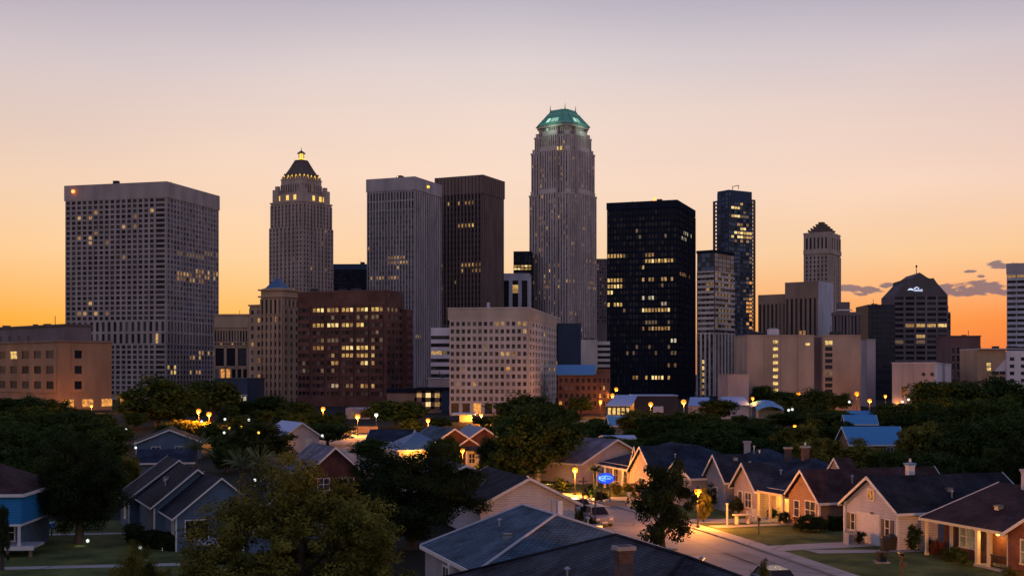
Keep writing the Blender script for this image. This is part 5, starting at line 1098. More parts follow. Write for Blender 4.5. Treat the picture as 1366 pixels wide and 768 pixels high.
def car(label, loc, rz, paint, kind='car', tall=1.0, group=None):
    t = thing('parked_car', label, kind, loc, rz, group); L = 4.5; W = .88
    sec = [(-2.25,.35,.62,.80),(-2.15,.28,.78,.86),(-1.4,.22,.86,.9),(-.6,.2,.92,.9),(.9,.2,.95,.9),(1.9,.22,.98,.88),(2.2,.3,.9,.84),(2.27,.4,.7,.78)]
    m = MB(); vs = []; fs = []
    for x, zl, zh, w in sec: vs += [(x,-w*.96,zl),(x,w*.96,zl),(x,w,zl+.25),(x,w*.97,zh*tall-.06),(x,w*.85,zh*tall),(x,-w*.85,zh*tall),(x,-w*.97,zh*tall-.06),(x,-w,zl+.25)]
    for i in range(len(sec)-1):
        for k in range(8): fs.append((i*8+k,i*8+(k+1)%8,i*8+8+(k+1)%8,i*8+8+k))
    fs += [tuple(range(7,-1,-1)), tuple(range(len(sec)*8-8,len(sec)*8))]; m.add(vs, fs, paint)
    zr = 1.45*tall; zb_ = .93*tall
    m.box(-.45,1.35,-.62,.62,zr-.05,zr,paint)
    for x,xt in ((-1.15,-.45),(1.95,1.35),(.35,.35)):
        for s_ in (-1,1): m.tube([(x,s_*.8,zb_-.03),(xt,s_*.62,zr-.02)], .04, paint, 5)
    body = m.build('body', t, uv=False, smooth=False)
    def g(name, q): MB().slab(q, .02, 'pane_c').build(name, t, uv=False)
    gm = MB(); gm.hexa([(-1.13,-.78,zb_-.02),(1.93,-.78,zb_-.02),(1.93,.78,zb_-.02),(-1.13,.78,zb_-.02)],[(-.45,-.6,zr-.03),(1.35,-.6,zr-.03),(1.35,.6,zr-.03),(-.45,.6,zr-.03)],'pane_c'); gm.build('window', t, uv=False)
    for x in (-1.4,1.4):
        for s_ in (-1,1):
            w = MB(); w.lathe([(.2,-.1),(.33,-.1),(.33,.1),(.2,.1)],'tyre',16,Matrix.Rotation(math.pi/2,4,'X')); wo = w.build('wheel', t, uv=False, loc=(x,s_*.82,.33))
            r_ = MB(); r_.lathe([(.02,-.105),(.19,-.105),(.19,.105),(.02,.105)],'rim',12,Matrix.Rotation(math.pi/2,4,'X')); r_.build('rim', wo, uv=False)
    for s_ in (-1,1):
        MB().box(-2.27,-2.2,s_*.6-.16,s_*.6+.16,.58*tall,.72*tall,'trim_white').build('headlight', t, uv=False); MB().box(2.2,2.28,s_*.62-.1,s_*.62+.1,.62*tall,.85*tall,'reddish').build('tail_light', t, uv=False)
        MB().box(-.95,-.75,s_*.9-.08,s_*.9+.08,.95*tall,1.08*tall,paint).build('mirror', t, uv=False)
    MB().box(-2.3,-2.24,-.25,.25,.38,.5,'trim_white').build('number_plate', t, uv=False)
    return t
p = Vector((X(795,109),109,.012)); car('pale parked car facing the viewer at the left kerb', p, R(90+16), 'paint_grey', 'car', 1.12)
car('parked car half hidden behind shrubs, further up the road than the pale one', Vector((X(772,117),117,.012)), R(90+18), 'paint_grey', 'car')
car('dark blue car at the bottom edge, only its roof in view', Vector((X(1046,73.5),75.5,.012)), R(90+12), 'paint_navy', 'car')
car('parked car in the orange glow of the side street', Vector((X(464,264),264,.016)), R(4), 'paint_grey', 'car')
car('car half hidden under the spreading tree at centre', Vector((X(690,160),160,.0)), R(10), 'paint_white', 'car')
# ================================================================ TREES
def crown_mesh(name, mat, nleaf, clumps, ls, seed, flat=1.0, csize=.26, shape='round', inner=.35):
    """leaf faces gathered in clumps through a lobed crown of about unit radius, base at z=0, top at z=2"""
    g = np.random.default_rng(seed)
    n = clumps; d = g.normal(size=(n,3)); d /= np.linalg.norm(d, axis=1)[:,None]
    r = (inner+(1-inner)*g.random(n)**.45)*(1-csize*.8)
    lob = 1+.20*np.sin(3*np.arctan2(d[:,1],d[:,0])+seed)+.14*np.sin(5*d[:,2]*2+seed*2)+g.normal(size=n)*.06
    c = d*(r*lob)[:,None]
    if shape == 'cone': k = (1-(c[:,2]+1)/2); s_ = .25+.95*k; c[:,0] *= s_; c[:,1] *= s_
    else: low = c[:,2] < -.3; c[low,2] = -.3+(c[low,2]+.3)*.85
    per = nleaf//n; cs = csize*(.6+.8*g.random(n))
    o = g.normal(size=(n,per,3)); o /= np.linalg.norm(o,axis=2)[:,:,None]; rr = g.random((n,per))**.4
    pos = c[:,None,:]+o*(rr*cs[:,None])[:,:,None]*np.array([1,1,.72])
    pos = pos.reshape(-1,3); N_ = len(pos)
    nrm = o.reshape(-1,3)+np.array([0,0,.6])+g.normal(size=(N_,3))*.55; nrm /= np.linalg.norm(nrm,axis=1)[:,None]
    t = np.cross(nrm, g.normal(size=(N_,3))); t /= np.linalg.norm(t,axis=1)[:,None]; b_ = np.cross(nrm,t)
    s_ = ls*(.6+.8*g.random(N_))[:,None]
    v = np.stack([pos-t*s_*.5, pos+b_*s_*.32+nrm*s_*.08, pos+t*s_*.5, pos-b_*s_*.32+nrm*s_*.08],1).reshape(-1,3)
    v[:,2] = (v[:,2]+1)*flat
    me = bpy.data.meshes.new(name); me.vertices.add(N_*4); me.vertices.foreach_set('co', v.astype(np.float32).ravel())
    me.loops.add(N_*4); me.loops.foreach_set('vertex_index', np.arange(N_*4,dtype=np.int32)); me.polygons.add(N_)
    me.polygons.foreach_set('loop_start', np.arange(0,N_*4,4,dtype=np.int32)); me.materials.append(M[mat]); me.update(calc_edges=True); me.validate()
    return me
CR = {
 'far': [crown_mesh('crown', 'leaf_dark', 7000, 90, .13, 10+i, csize=.33) for i in range(4)],
 'farolive': [crown_mesh('crown', 'leaf_olive', 7000, 90, .13, 20+i, csize=.33) for i in range(2)],
 'mid': [crown_mesh('crown', 'leaf_dark', 20000, 150, .08, 30+i, csize=.27) for i in range(4)],
 'olive': [crown_mesh('crown', 'leaf_olive', 20000, 150, .08, 40+i, csize=.27) for i in range(3)],
 'black': [crown_mesh('crown', 'leaf_black', 22000, 150, .08, 50+i, csize=.28) for i in range(2)],
 'cone': [crown_mesh('crown', 'leaf_black', 10000, 80, .07, 60+i, csize=.24, shape='cone') for i in range(2)],
 'near': [crown_mesh('crown', 'leaf_olive', 110000, 420, .030, 71, csize=.135, inner=.5)],
 'neardark': [crown_mesh('crown', 'leaf_black', 80000, 300, .036, 81, csize=.19, inner=.4)],
 'ragged': [crown_mesh('crown', 'leaf_black', 17000, 80, .062, 91, csize=.22, inner=.2)],
 'bush': [crown_mesh('foliage', 'leaf_dark', 3500, 40, .13, 101+i, csize=.34) for i in range(3)],
 'bushblack': [crown_mesh('foliage', 'leaf_black', 3500, 40, .13, 111+i, csize=.34) for i in range(2)],
 'bushred': [crown_mesh('foliage', 'leaf_red', 3000, 40, .14, 121, csize=.34)],
 'busholive': [crown_mesh('foliage', 'leaf_olive', 3500, 40, .13, 131+i, csize=.34) for i in range(2)]}
def trunk_mesh(seed, hb, ht, rx, r0, mat='bark'):
    g = random.Random(seed); m = MB(); lean = Vector((g.uniform(-.04,.04), g.uniform(-.04,.04), 1))
    m.tube([(0,0,-.1),(0,0,.25)]+[lean*z_ for z_ in (hb*.6, hb, hb+(ht-hb)*.45, hb+(ht-hb)*.8)], [r0*1.5,r0*1.1,r0*.95,r0*.85,r0*.5,r0*.12], mat, 9)
    for i in range(8):
        a = i*2.4+g.uniform(-.4,.4); zs_ = hb*g.uniform(.75,1)+(ht-hb)*.06*i; L_ = rx*g.uniform(.5,.8); up = (ht-hb)*g.uniform(.15,.4); p0 = lean*zs_
        d_ = Vector((math.cos(a), math.sin(a), 0)); p1 = p0+d_*L_*.45+Vector((0,0,up*.55)); p2 = p0+d_*L_+Vector((0,0,up))
        m.tube([p0,p1,p2],[r0*.42,r0*.25,r0*.06], mat, 6)
        e = p1+Vector((-d_.y,d_.x,0))*L_*.35*(1 if i%2 else -1)+Vector((0,0,up*.5)); m.tube([p1,e],[r0*.2,r0*.04],mat,5)
    return m
TC = [0]
def tree(px, py, hw, D, kind, label, pyb=None, bark='bark', name='tree', hb=None, depth=None, group=None):
    """px,py: crown top in the photo; hw: half width; D: distance"""
    TC[0] += 1; sd = TC[0]; ht = Z(py, D)*1.03; rx = hw*D/F*(1.14 if D > 180 else 1.0)
    if hb is None: hb = min(1.5, ht*.16)
    if pyb is not None: hb = max(.6, Z(pyb, D))
    t = thing(name, label, 'tree', (X(px,D), D, 0), rnd.uniform(0,6.28), group)
    trunk_mesh(sd, hb+.3, ht, rx, max(.12, .028*ht+.03*rx), bark).build('trunk', t, uv=False)
    ms = CR[kind]; c = inst('crown', ms[sd % len(ms)], t, (0,0,hb*.6), 0, (rx, rx if depth is None else depth, (ht-hb*.6)/1.9))
    return t
def bush(px, pyb, wpx, hpx, label, kind='bush', D=None, z=YZ, name='bush'):
    D = D or F*H/(pyb-HY); TC[0] += 1; t = thing(name, label, 'bush', (X(px,D), D, z), rnd.uniform(0,6), None)
    r_ = wpx*D/F/2; h_ = hpx*D/F; ms = CR[kind]
    inst('foliage', ms[TC[0]%len(ms)], t, (0,0,-.05), 0, (r_,r_*.8,h_/2)); m = MB()
    for k in range(5): a = k*1.3; m.tube([(0,0,0),(math.cos(a)*r_*.5,math.sin(a)*r_*.5,h_*.6)],[.04,.015],'bark',5)
    m.build('stem', t, uv=False); return t
def hedge(p0, p1, w, h, label, kind='bushblack'):
    """clipped hedge: overlapping foliage clumps along a line, one thing"""
    p0 = Vector(p0); p1 = Vector(p1); L = (p1-p0).length; t = thing('hedge', label, 'hedge', (p0+p1)/2, math.atan2(p1.y-p0.y, p1.x-p0.x))
    g = np.random.default_rng(int(L*100)); n = int(2600*L*(w+h)/3); 
    pos = np.stack([g.uniform(-L/2,L/2,n), g.uniform(-w/2,w/2,n), g.uniform(.02,h,n)],1); k = g.integers(0,4,n)
    pos[k==0,1] = -w/2+g.random((k==0).sum())*.12; pos[k==1,2] = h-g.random((k==1).sum())*.15; pos[k==2,1] = w/2-g.random((k==2).sum())*.12
    pos += g.normal(size=pos.shape)*.035; pos[:,2] += .06*np.sin(pos[:,0]*3)
    nr = g.normal(size=pos.shape)+np.array([0,-.3,.5]); nr /= np.linalg.norm(nr,axis=1)[:,None]; tt = np.cross(nr,g.normal(size=pos.shape)); tt /= np.linalg.norm(tt,axis=1)[:,None]; bb = np.cross(nr,tt); s_ = .12
    v = np.stack([pos-tt*s_*.5,pos+bb*s_*.35,pos+tt*s_*.5,pos-bb*s_*.35],1).reshape(-1,3)
    me = bpy.data.meshes.new('foliage'); me.vertices.add(n*4); me.vertices.foreach_set('co', v.astype(np.float32).ravel()); me.loops.add(n*4); me.loops.foreach_set('vertex_index', np.arange(n*4,dtype=np.int32)); me.polygons.add(n); me.polygons.foreach_set('loop_start', np.arange(0,n*4,4,dtype=np.int32))
    me.materials.append(M['leaf_black' if kind == 'bushblack' else 'leaf_dark']); me.update(calc_edges=True); inst('foliage', me, t, (0,0,0)); return t
def palm(px, py, D, label, r_px=22, mat='leaf_palm', hb=None, name='palm_tree', n=22):
    z = Z(py, D)-.8*r_px*D/F; r_ = r_px*D/F; TC[0] += 1; g = random.Random(TC[0]); t = thing(name, label, 'palm tree', (X(px,D), D, 0))
    m = MB(); m.tube([(0,0,-.1),(.05,0,z*.5),(0,.05,z)], [.22,.16,.14], 'bark', 8); m.build('trunk', t, uv=False)
    m = MB()
    for i in range(n):
        a = i*2.399+g.uniform(-.2,.2); el = .25+1.15*((i*7)%n)/n; d_ = Vector((math.cos(a),math.sin(a),0)); pts_ = []
        for k in range(8):
            s_ = k/7; pts_.append(Vector((0,0,z))+d_*r_*s_*math.cos(el*.85)*1.05+Vector((0,0,r_*(s_*math.sin(el)*1.15-.75*s_*s_*(1.1-el*.6)))))
        m.tube(pts_, [.035]*4+[.02]*4, mat, 4); side = Vector((-d_.y,d_.x,0))
        for k in range(1,8):
            for j in range(3):
                p_ = pts_[k-1].lerp(pts_[k], j/3)
                for sg in (-1,1):
                    Lf = r_*.30*(1-.5*abs(k/7-.45)); q_ = p_+side*sg*Lf*.8+d_*Lf*.55+Vector((0,0,-Lf*.3)); wv = d_*.05*max(1,D/120)
                    m.add([p_-wv,p_+wv,q_], [(0,1,2)], mat)
    m.build('fronds', t, uv=False); return t

T = [
# skyline foot, left to right
(12,528,20,330,'far','dark tree at the left edge below the tan office block'),(42,531,22,322,'far','round tree below the tan office block, second from left edge'),(72,533,22,315,'far','tree under the lit windows of the tan office block'),
(103,545,20,310,'far','low tree below the right end of tan office block'),(128,556,20,260,'far','small tree at the left foot of the big dome tree'),
(210,509,47,300,'far','broad domed tree standing before the wide grid tower'),(283,508,36,335,'far','domed tree right of the broad one, before the low brown block'),
(255,560,40,250,'farolive','greenish tree beneath the lamp pair'),(333,533,24,350,'far','tree at the foot of the ornate tan tower'),(362,530,28,345,'far','tree in front of the ornate tan tower middle'),(396,536,24,330,'far','tree between ornate tan tower and brick block'),
(436,552,24,285,'far','tree under the lamp before the brick block'),(412,548,18,320,'far','small tree left of the lamp before the brick block'),(453,550,8,340,'far','slim tree left of the small pink shop'),(527,535,42,292,'far','big round tree in front of the low dark store'),
(588,556,16,290,'far','small tree left of the yellow kiosk'),(645,556,14,300,'far','small tree right of the yellow kiosk'),(700,530,42,300,'far','dark tree at the foot of the square-grid block'),(775,529,16,375,'far','small round tree before the red brick building'),(748,553,22,320,'far','low tree left of the yellow lit wall'),
(770,560,26,232,'far','dark tree below the yellow lit wall'),(800,566,22,225,'far','dark tree left of the blue awning shop'),
(855,548,34,250,'farolive','greenish tree below the dark warehouse lamp'),(888,556,34,215,'mid','tree below the brightest warehouse lamp'),(960,531,24,335,'far','round tree between the two pale marquees'),(930,552,34,250,'far','broad tree in front of the left marquee'),
(975,560,44,225,'mid','wide tree below the right marquee'),(1020,514,17,420,'far','small tree before the windowless block left windows'),(1046,520,18,410,'far','tree next to the lamp before windowless block'),(1085,522,26,395,'far','tree before the notch of the windowless block'),(1112,524,22,392,'far','tree before the right windows of the windowless block'),
(1062,550,40,290,'far','mid-distance tree right of the blue carports'),(1105,548,36,280,'far','mid-distance tree left of the bright blue sheds'),(1010,566,40,225,'far','dark tree beneath the blue carports'),
(1195,538,30,310,'far','dark tree left of the lamp before the white hall'),(1245,508,36,335,'far','tree rising before the white hall corner'),(1288,504,36,330,'far','tallest tree before the red block at right'),(1330,508,34,332,'far','tree below the orange-lit tan block'),(1362,512,30,330,'far','tree below the white windowed wing at right edge'),
(1220,552,26,262,'far','tree right of the broad blue metal roof, further back'),(1275,540,44,235,'mid','large tree beneath the glowing cross'),(1330,534,48,225,'mid','large tree right of the cross, upper right mass'),(1366,548,40,205,'mid','tree cut by the right edge, upper'),
# middle
(28,552,52,205,'mid','wide dark tree at left edge, middle rows'),(92,548,50,198,'mid','tall dark tree behind the left lawn tree, left of centre'),(140,572,36,170,'mid','dark tree between the left lawn tree and bungalow'),(8,590,46,140,'mid','dark tree above the blue house roof'),
(62,598,44,125,'black','black tree behind the blue house'),(168,606,20,140,'olive','yellow green bushy tree left of the slate blue roofs'),
(343,566,50,172,'black','round black tree behind the palms'),(302,592,24,165,'mid','dark tree left of the round black tree'),(425,600,26,175,'far','tree just behind the lavender grey roof'),(437,562,34,225,'far','dark tree right of the pale blue metal roof'),(408,578,12,215,'far','slim tree by the pale blue metal roof edge'),
(592,580,26,150,'mid','small tree in front of the lit front house'),(657,586,22,158,'black','shrubby black tree before the maroon brick house'),
(716,541,60,148,'mid','spreading green tree at centre with pale trunk'),(686,560,32,190,'mid','tree directly left behind the spreading centre tree'),(760,592,26,160,'mid','dark tree right behind the spreading centre tree'),
(905,574,46,175,'mid','dark tree mass left, behind the steep white gables'),(955,572,44,172,'mid','dark tree behind the steep white gables, middle'),(1005,584,42,168,'mid','dark tree behind the two roof chimneys'),(850,584,26,185,'mid','small dark tree behind the pointed dormer house'),
(1064,566,36,172,'olive','tree with light green top left of the broad blue roof'),(1095,585,42,150,'olive','olive tree left in front of the broad blue roof'),(1148,592,40,146,'olive','olive tree in front of the broad blue roof'),(1190,598,26,142,'mid','small tree below the broad blue roof right end'),
(1238,564,40,165,'olive','olive tree right of the broad blue roof'),(1290,562,48,150,'mid','dark tree behind the white house roof'),(1345,560,48,145,'mid','dark tree behind the brick house chimney'),(1236,600,34,132,'mid','dark tree just over the white house ridge'),(1366,590,36,128,'black','black tree at the right edge above the brick house'),
]
for px, py, hw, D, k, lab in T:
    tree(px, py, hw, D, k, lab, bark='bark_pale' if 'pale trunk' in lab else 'bark', hb=(1.7 if 'pale trunk' in lab else None))
tree(106, 590, 60, 97, 'neardark', 'black tree on the left lawn with a lit trunk base', pyb=702, bark='bark')
tree(548, 606, 98, 94, 'neardark', 'huge black tree left of the nearest roof')
tree(402, 644, 150, 57, 'near', 'huge olive tree filling the bottom foreground', hb=.5)
tree(182, 742, 46, 56, 'near', 'olive treetop poking up at the bottom edge by the path')
tree(884, 622, 50, 90, 'ragged', 'ragged black tree standing in front of the road', pyb=742, hb=1.2)
tree(1020, 750, 13, 66, 'cone', 'pointed dark treetop at the bottom edge before the car')
tree(2, 668, 15, 84, 'cone', 'dark conifer at the lower left edge beside the blue house')
tree(650, 600, 8, 100, 'cone', 'thin conifer tip between black tree and pinkish house') if 0 else None

# treeline fillers: look-alikes share a label and a group within their stretch
FILL = [(0,60,'below the tan office block',[(5,548,270),(25,540,295),(50,545,280),(60,560,235)]),
(60,165,'between the tan office block and the domed trees',[(85,550,265),(112,552,285),(140,553,270),(95,566,230),(158,568,225)]),
(165,330,'at the foot of the wide grid tower and low brown block',[(180,548,285),(235,540,300),(262,533,320),(305,540,300),(318,552,270),(285,566,215),(225,568,235),(312,578,195)]),
(330,470,'below the ornate tan tower and left part of the brick block',[(348,545,300),(378,550,290),(395,553,270),(418,552,290),(372,563,240)]),
(470,600,'around the low dark store and lit front house',[(548,560,270),(567,572,230),(497,586,185)]),
(600,700,'between the kiosk and the spreading centre tree',[(668,552,270),(680,566,240),(655,566,240),(690,590,165),(672,604,150)]),
(740,900,'below the shop with glowing windows',[(752,572,230),(780,574,215),(762,545,300),(800,556,270),(868,568,245),(848,572,225),(812,582,190),(872,590,178)]),
(900,1030,'around and below the pale marquees',[(905,550,290),(950,556,260),(990,553,265),(1015,556,260),(930,566,225),(958,585,190),(1030,575,210),(985,590,185)]),
(1030,1130,'below the windowless beige block',[(1040,536,330),(1070,540,320),(1098,538,330),(1120,545,290),(1085,560,240),(1125,562,235),(1050,590,170),(1110,566,225)]),
(1165,1300,'before the white hall, right of the blue sheds',[(1180,550,280),(1205,553,270),(1235,535,285),(1262,528,300),(1190,575,210),(1216,570,225),(1248,580,180),(1290,534,280),(1290,592,150),(1206,606,150),(1262,604,145)]),
(1300,1366,'in the upper right mass of trees',[(1310,528,290),(1345,530,270),(1330,560,200),(1355,575,165),(1312,580,165),(1340,598,138),(1305,608,135)]),
(700,800,'close behind the spreading centre tree',[(700,585,170),(742,568,200),(730,600,158)])]
for x0, x1, where, pts_ in FILL:
    for px, py, D in pts_:
        tree(px, py, rnd.uniform(15,19)*250/D if D > 200 else rnd.uniform(24,30), D, 'far' if D > 190 else 'mid', 'dark tree '+where, group='trees in the treeline '+where)
for px, py, hw, D, lab in ((15,562,46,165,'dark tree in the left mass, upper left'),(75,572,44,150,'dark tree in the left mass, centre'),(130,592,34,132,'dark tree in the left mass, beside the olive bush tree'),(30,610,44,118,'dark tree right behind the blue house roof'),(150,625,26,120,'dark tree just left of the slate blue house')):
    tree(px, py, hw, D, 'mid', lab)
palm(321, 599, 118, 'left palm of two in front of the round black tree', 27); palm(346, 596, 119, 'right palm of two in front of the round black tree', 29); palm(262, 578, 150, 'palm behind the slate blue house roofs', 26)
palm(793, 618, 131, 'small brightly lit palm beside the blue oval sign', 12, 'leaf_palm'); o = point('uplight', (.2,-1.0,.6), 140, (1,.72,.15), .1, bpy.data.objects[-1] if 0 else None); o.location = (X(793,131), 130.1, .7)
o['label'] = 'warm uplight at the foot of the small lit palm'; o['category'] = 'light'
o = point('trunk_uplight', (X(735,148)-.3, 146.6, .4), 60, (1,.6,.3), .1); o['label'] = 'uplight at the pale trunk of the spreading tree'; o['category'] = 'light'
o = point('trunk_uplight', (X(108,97)+.4, 95.6, .3), 7, (1,.85,.5), .08); o['label'] = 'small uplight at the left lawn tree trunk'; o['category'] = 'light'
# bushes
bush(1078,704,50,26,'dark rounded bush under the tan house windows','bushblack',103.2); bush(1095,706,26,22,'small dark bush at the tan house corner','bushblack',103.4)
hedge(WS(58.6,89.9),WS(66,89.9),.9,1.25,'long clipped hedge along the tan house side')
bush(1146,727,22,20,'dark bush beside the grey air conditioner','bushblack'); bush(1216,738,34,38,'green bush between the white house and brick house','bush',93)
bush(1240,741,20,22,'first bush of the brick house bed, under the corner column','bushblack',91); bush(1253,741,28,26,'reddish leaved shrub before the triple window','bushred',88.5); bush(1270,748,28,24,'green shrub right of the reddish one','bush',87); bush(1284,752,22,22,'green shrub beside the porch columns','bush',85.5)
bush(1350,768,34,16,'pale shrub at the bottom right under the wing window','busholive',80)
bush(1030,692,22,18,'dark bush before the yellow lit porch','bushblack',112); bush(1046,697,22,18,'dark low bush right of the yellow lit porch','bushblack',109)
bush(958,680,52,34,'large dark bush before the steep white gables','bushblack',121); bush(938,690,28,48,'lamp-lit olive bush beside the kerb lamp','busholive',110); bush(985,678,30,24,'dark bush by the pink gable','bushblack',116)
bush(915,664,30,40,'olive bush behind the kerb lamp','busholive',124)
bush(786,660,24,18,'dark bush under the lit palm','bushblack',131); bush(802,660,26,14,'low bush at the foot of the blue sign','bushblack',128); bush(840,655,30,22,'olive bush right of the low curved wall','busholive',132); bush(852,640,22,24,'tall dark shrub before the pointed dormer house','bushblack',137); bush(750,660,40,22,'dark hedge bush left of the lamp across the road','bushblack',136); bush(822,650,20,18,'golden lit shrub behind the blue sign','busholive',134)
bush(788,712,34,26,'black shrub in front of the white parked car','bushblack',101); bush(770,700,24,20,'black shrub left of the white parked car','bushblack',106); bush(779,692,18,26,'small dark shrub with thin stems by the leaning pole','bushblack',110)
hedge((-28.6,95.6,.03),(-24.8,93.0,.03),1.6,1.15,'dark hedge before the slate blue house wall'); bush(180,735,38,30,'round dark bush left of the slate blue house','bushblack',97.5,z=.03)
bush(405,616,34,14,'cyan lit shrubs below the orange lit porch','bush',183,z=0); bush(395,622,20,14,'shrub left of the cyan lit ones','bush',178,z=0)
bush(640,612,24,16,'shrub before the maroon brick house porch','bush',164,z=0); bush(558,612,30,16,'shrub under the orange lit windows','bush',165,z=0)

# small weathered things on the roofs and yards of the nearer houses
for h_ in [o for o in bpy.data.objects if o.get('category') == 'house' and o.location.y < 135]:
    for r_ in [o for o in bpy.data.objects if o.parent == h_ and o.name.startswith('roof') and o.type == 'MESH'][:1]:
        me = r_.data; up = sorted([p for p in me.polygons if .5 < p.normal.z < .99 and p.area > 12], key=lambda p: -p.area)[:2]
        for p in up:
            for k in range(2):
                v_ = [me.vertices[i].co for i in p.vertices]; wgt = [rnd.uniform(.15,1) for _ in v_]; c_ = sum((a*b_ for a, b_ in zip(v_, wgt)), Vector())/sum(wgt)
                if k: m = MB(); m.box(-.22,.22,-.22,.22,-.1,.22,'galvanised'); m.box(-.27,.27,-.27,.27,.22,.27,'iron_black'); m.build('roof_vent', r_, uv=False, loc=c_)
                else: vent(r_, c_.x, c_.y, c_.z, rnd.uniform(.25,.5))

# ================================================================ WORLD, SUN, CAMERA
w = bpy.data.worlds.new('World'); scene.world = w; w.use_nodes = True; n = w.node_tree; bg = n.nodes['Background']
tc = n.nodes.new('ShaderNodeTexCoord'); sx = n.nodes.new('ShaderNodeSeparateXYZ'); n.links.new(tc.outputs['Generated'], sx.inputs[0])
def math_(op, a, b_=None, c=None):
    m = n.nodes.new('ShaderNodeMath'); m.operation = op
    for i, v in enumerate((a, b_, c)):
        if v is None: continue
        if hasattr(v, 'links'): n.links.new(v, m.inputs[i])
        else: m.inputs[i].default_value = v
    return m.outputs[0]
el = math_('DIVIDE', math_('ARCSINE', sx.outputs[2]), math.pi/2)          # 0 horizon, 1 zenith
def lin(c): return tuple(((v/255)/12.92 if v <= 10 else ((v/255+.055)/1.055)**2.4) for v in c)
def el_(py): return math.atan((HY-py)/F)/(math.pi/2)
def sky_ramp(stops): return ramp(n, math_('MAXIMUM', el, 0), [(p, lin(c)) for p, c in stops])
HI = [(.32,(124,124,164)),(1,(70,92,150))]
left = sky_ramp([(0,(236,140,40)),(el_(430),(240,162,56)),(el_(345),(236,192,140)),(el_(265),(230,198,170)),(el_(190),(221,196,182)),(el_(100),(204,190,192)),(el_(0),(166,160,178))]+HI)
centre = sky_ramp([(0,(240,150,70)),(el_(430),(244,186,104)),(el_(340),(238,204,168)),(el_(240),(235,208,190)),(el_(150),(226,206,196)),(el_(80),(212,200,201)),(el_(0),(182,176,188))]+HI)
right = sky_ramp([(0,(232,108,56)),(el_(430),(240,134,62)),(el_(345),(240,192,142)),(el_(255),(237,203,182)),(el_(160),(218,194,188)),(el_(80),(197,185,192)),(el_(0),(164,160,178))]+HI)
east = sky_ramp([(0,(190,168,160)),(.06,(202,180,172)),(.16,(184,174,184)),(.35,(130,138,186)),(1,(70,92,150))])
hz = math_('SQRT', math_('MAXIMUM', math_('SUBTRACT', 1, math_('MULTIPLY', sx.outputs[2], sx.outputs[2])), 1e-4))
sxn = math_('DIVIDE', sx.outputs[0], hz); syn = math_('DIVIDE', sx.outputs[1], hz)
fr = ramp(n, math_('ADD', math_('MULTIPLY', sxn, .9), .5), [(.1,(0,0,0)),(.85,(1,1,1))])
west = mixc(n, ramp(n, math_('ADD', sxn, .5), [(.08,(0,0,0)),(.5,(1,1,1))]), left, centre)
west = mixc(n, ramp(n, math_('ADD', sxn, .5), [(.5,(0,0,0)),(.9,(1,1,1))]), west, right)
fw = ramp(n, math_('MULTIPLY_ADD', syn, .5, .5), [(.3,(0,0,0)),(.9,(1,1,1))])
col = mixc(n, fw, east, west)
# a few thin grey-mauve clouds low on the right of the sunset
az = math_('ARCTAN2', sx.outputs[0], sx.outputs[1])
nz = n.nodes.new('ShaderNodeTexNoise'); nz.inputs['Scale'].default_value = 75; nz.inputs['Detail'].default_value = 6; mp = n.nodes.new('ShaderNodeMapping'); mp.inputs['Scale'].default_value = (1,1,2.6); n.links.new(tc.outputs['Generated'], mp.inputs[0]); n.links.new(mp.outputs[0], nz.inputs['Vector'])
tot = None
for px, py, rx_, ry in ((1300,393,46,7),(1318,388,20,6),(1163,391,13,3.5),(1180,386,9,3),(1129,389,14,5),(1145,397,10,2),(1338,364,14,5),(1292,370,7,1.5),(1308,377,4,1.5)):
    a0 = math.atan((px-683)/F); e0 = el_(py)*math.pi/2
    d = math_('ADD', math_('POWER', math_('DIVIDE', math_('SUBTRACT', az, a0), rx_/F), 2), math_('POWER', math_('DIVIDE', math_('SUBTRACT', math_('MULTIPLY', el, math.pi/2), e0), ry/F), 2))
    k = math_('SUBTRACT', 1.25, math_('ADD', math_('MULTIPLY', d, .8), math_('MULTIPLY', math_('SUBTRACT', nz.outputs[0], .5), 6.5))); k = math_('MINIMUM', math_('MAXIMUM', math_('MULTIPLY', k, 1.6), 0), 1)
    tot = k if tot is None else math_('MAXIMUM', tot, k)
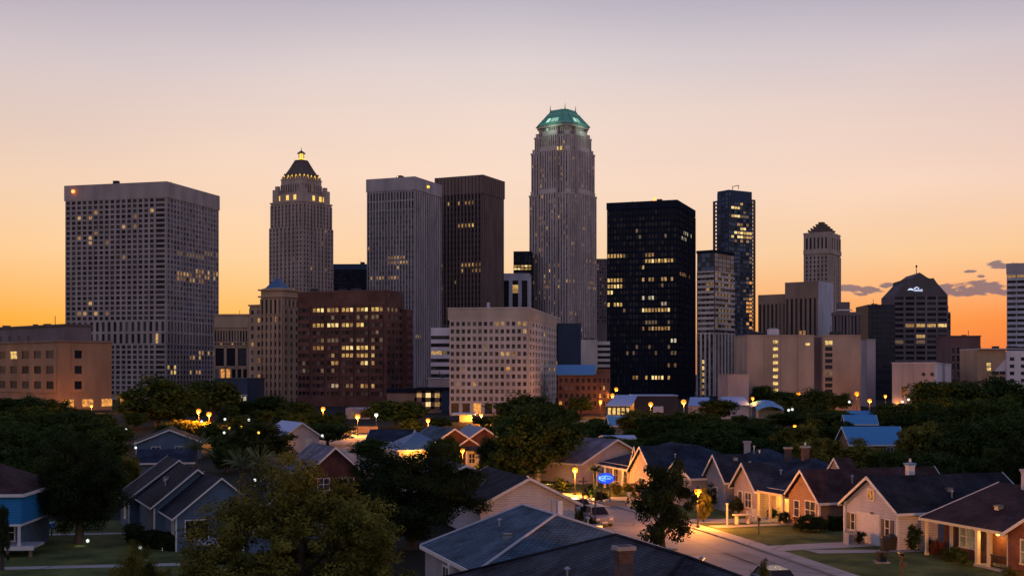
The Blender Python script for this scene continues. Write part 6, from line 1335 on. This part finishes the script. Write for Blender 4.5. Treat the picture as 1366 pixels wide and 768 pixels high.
big = n.nodes.new('ShaderNodeTexNoise'); big.inputs['Scale'].default_value = 2.2; big.inputs['Detail'].default_value = 3; mp2 = n.nodes.new('ShaderNodeMapping'); mp2.inputs['Scale'].default_value = (1,1,4); n.links.new(tc.outputs['Generated'], mp2.inputs[0]); n.links.new(mp2.outputs[0], big.inputs['Vector'])
col = mixc(n, 1.0, col, ramp(n, big.outputs[0], [(.3,(.93,.94,.965)),(.7,(1.04,1.025,1.0))]), 'MULTIPLY')
col = mixc(n, math_('MULTIPLY', tot, .85), col, lin((112,96,112)))
sk = n.nodes.new('ShaderNodeTexSky'); sk.sky_type = 'NISHITA'; sk.sun_disc = False; sk.sun_elevation = R(1.0); sk.sun_rotation = R(-12); sk.altitude = 200
bg.inputs['Strength'].default_value = 1.0
n.links.new(col, bg.inputs['Color'])
bg2 = n.nodes.new('ShaderNodeBackground'); bg2.inputs['Strength'].default_value = .006; n.links.new(sk.outputs[0], bg2.inputs['Color'])
ad = n.nodes.new('ShaderNodeAddShader'); n.links.new(bg.outputs[0], ad.inputs[0]); n.links.new(bg2.outputs[0], ad.inputs[1]); n.links.new(ad.outputs[0], n.nodes['World Output'].inputs[0])

sl = bpy.data.lights.new('sun', 'SUN'); sl.energy = .12; sl.angle = R(8); sl.color = (1,.55,.3); so = bpy.data.objects.new('sun', sl); COL.objects.link(so)
dv = Vector((math.sin(R(-12)), math.cos(R(-12)), math.tan(R(1.0)))); so.rotation_euler = dv.to_track_quat('Z','Y').to_euler()

cd = bpy.data.cameras.new('camera'); cd.sensor_width = 36; cd.lens = F/1366*36; cd.shift_y = (HY-384)/1366; cd.clip_end = 20000; cd.clip_start = .5
cam = bpy.data.objects.new('camera', cd); COL.objects.link(cam); cam.location = (0,0,H); cam.rotation_euler = (math.pi/2,0,0); scene.camera = cam
vs = scene.view_settings; vs.view_transform = 'Standard'; vs.look = 'None'; vs.exposure = .14; vs.gamma = 1
scene.render.resolution_x = 1024; scene.render.resolution_y = 575
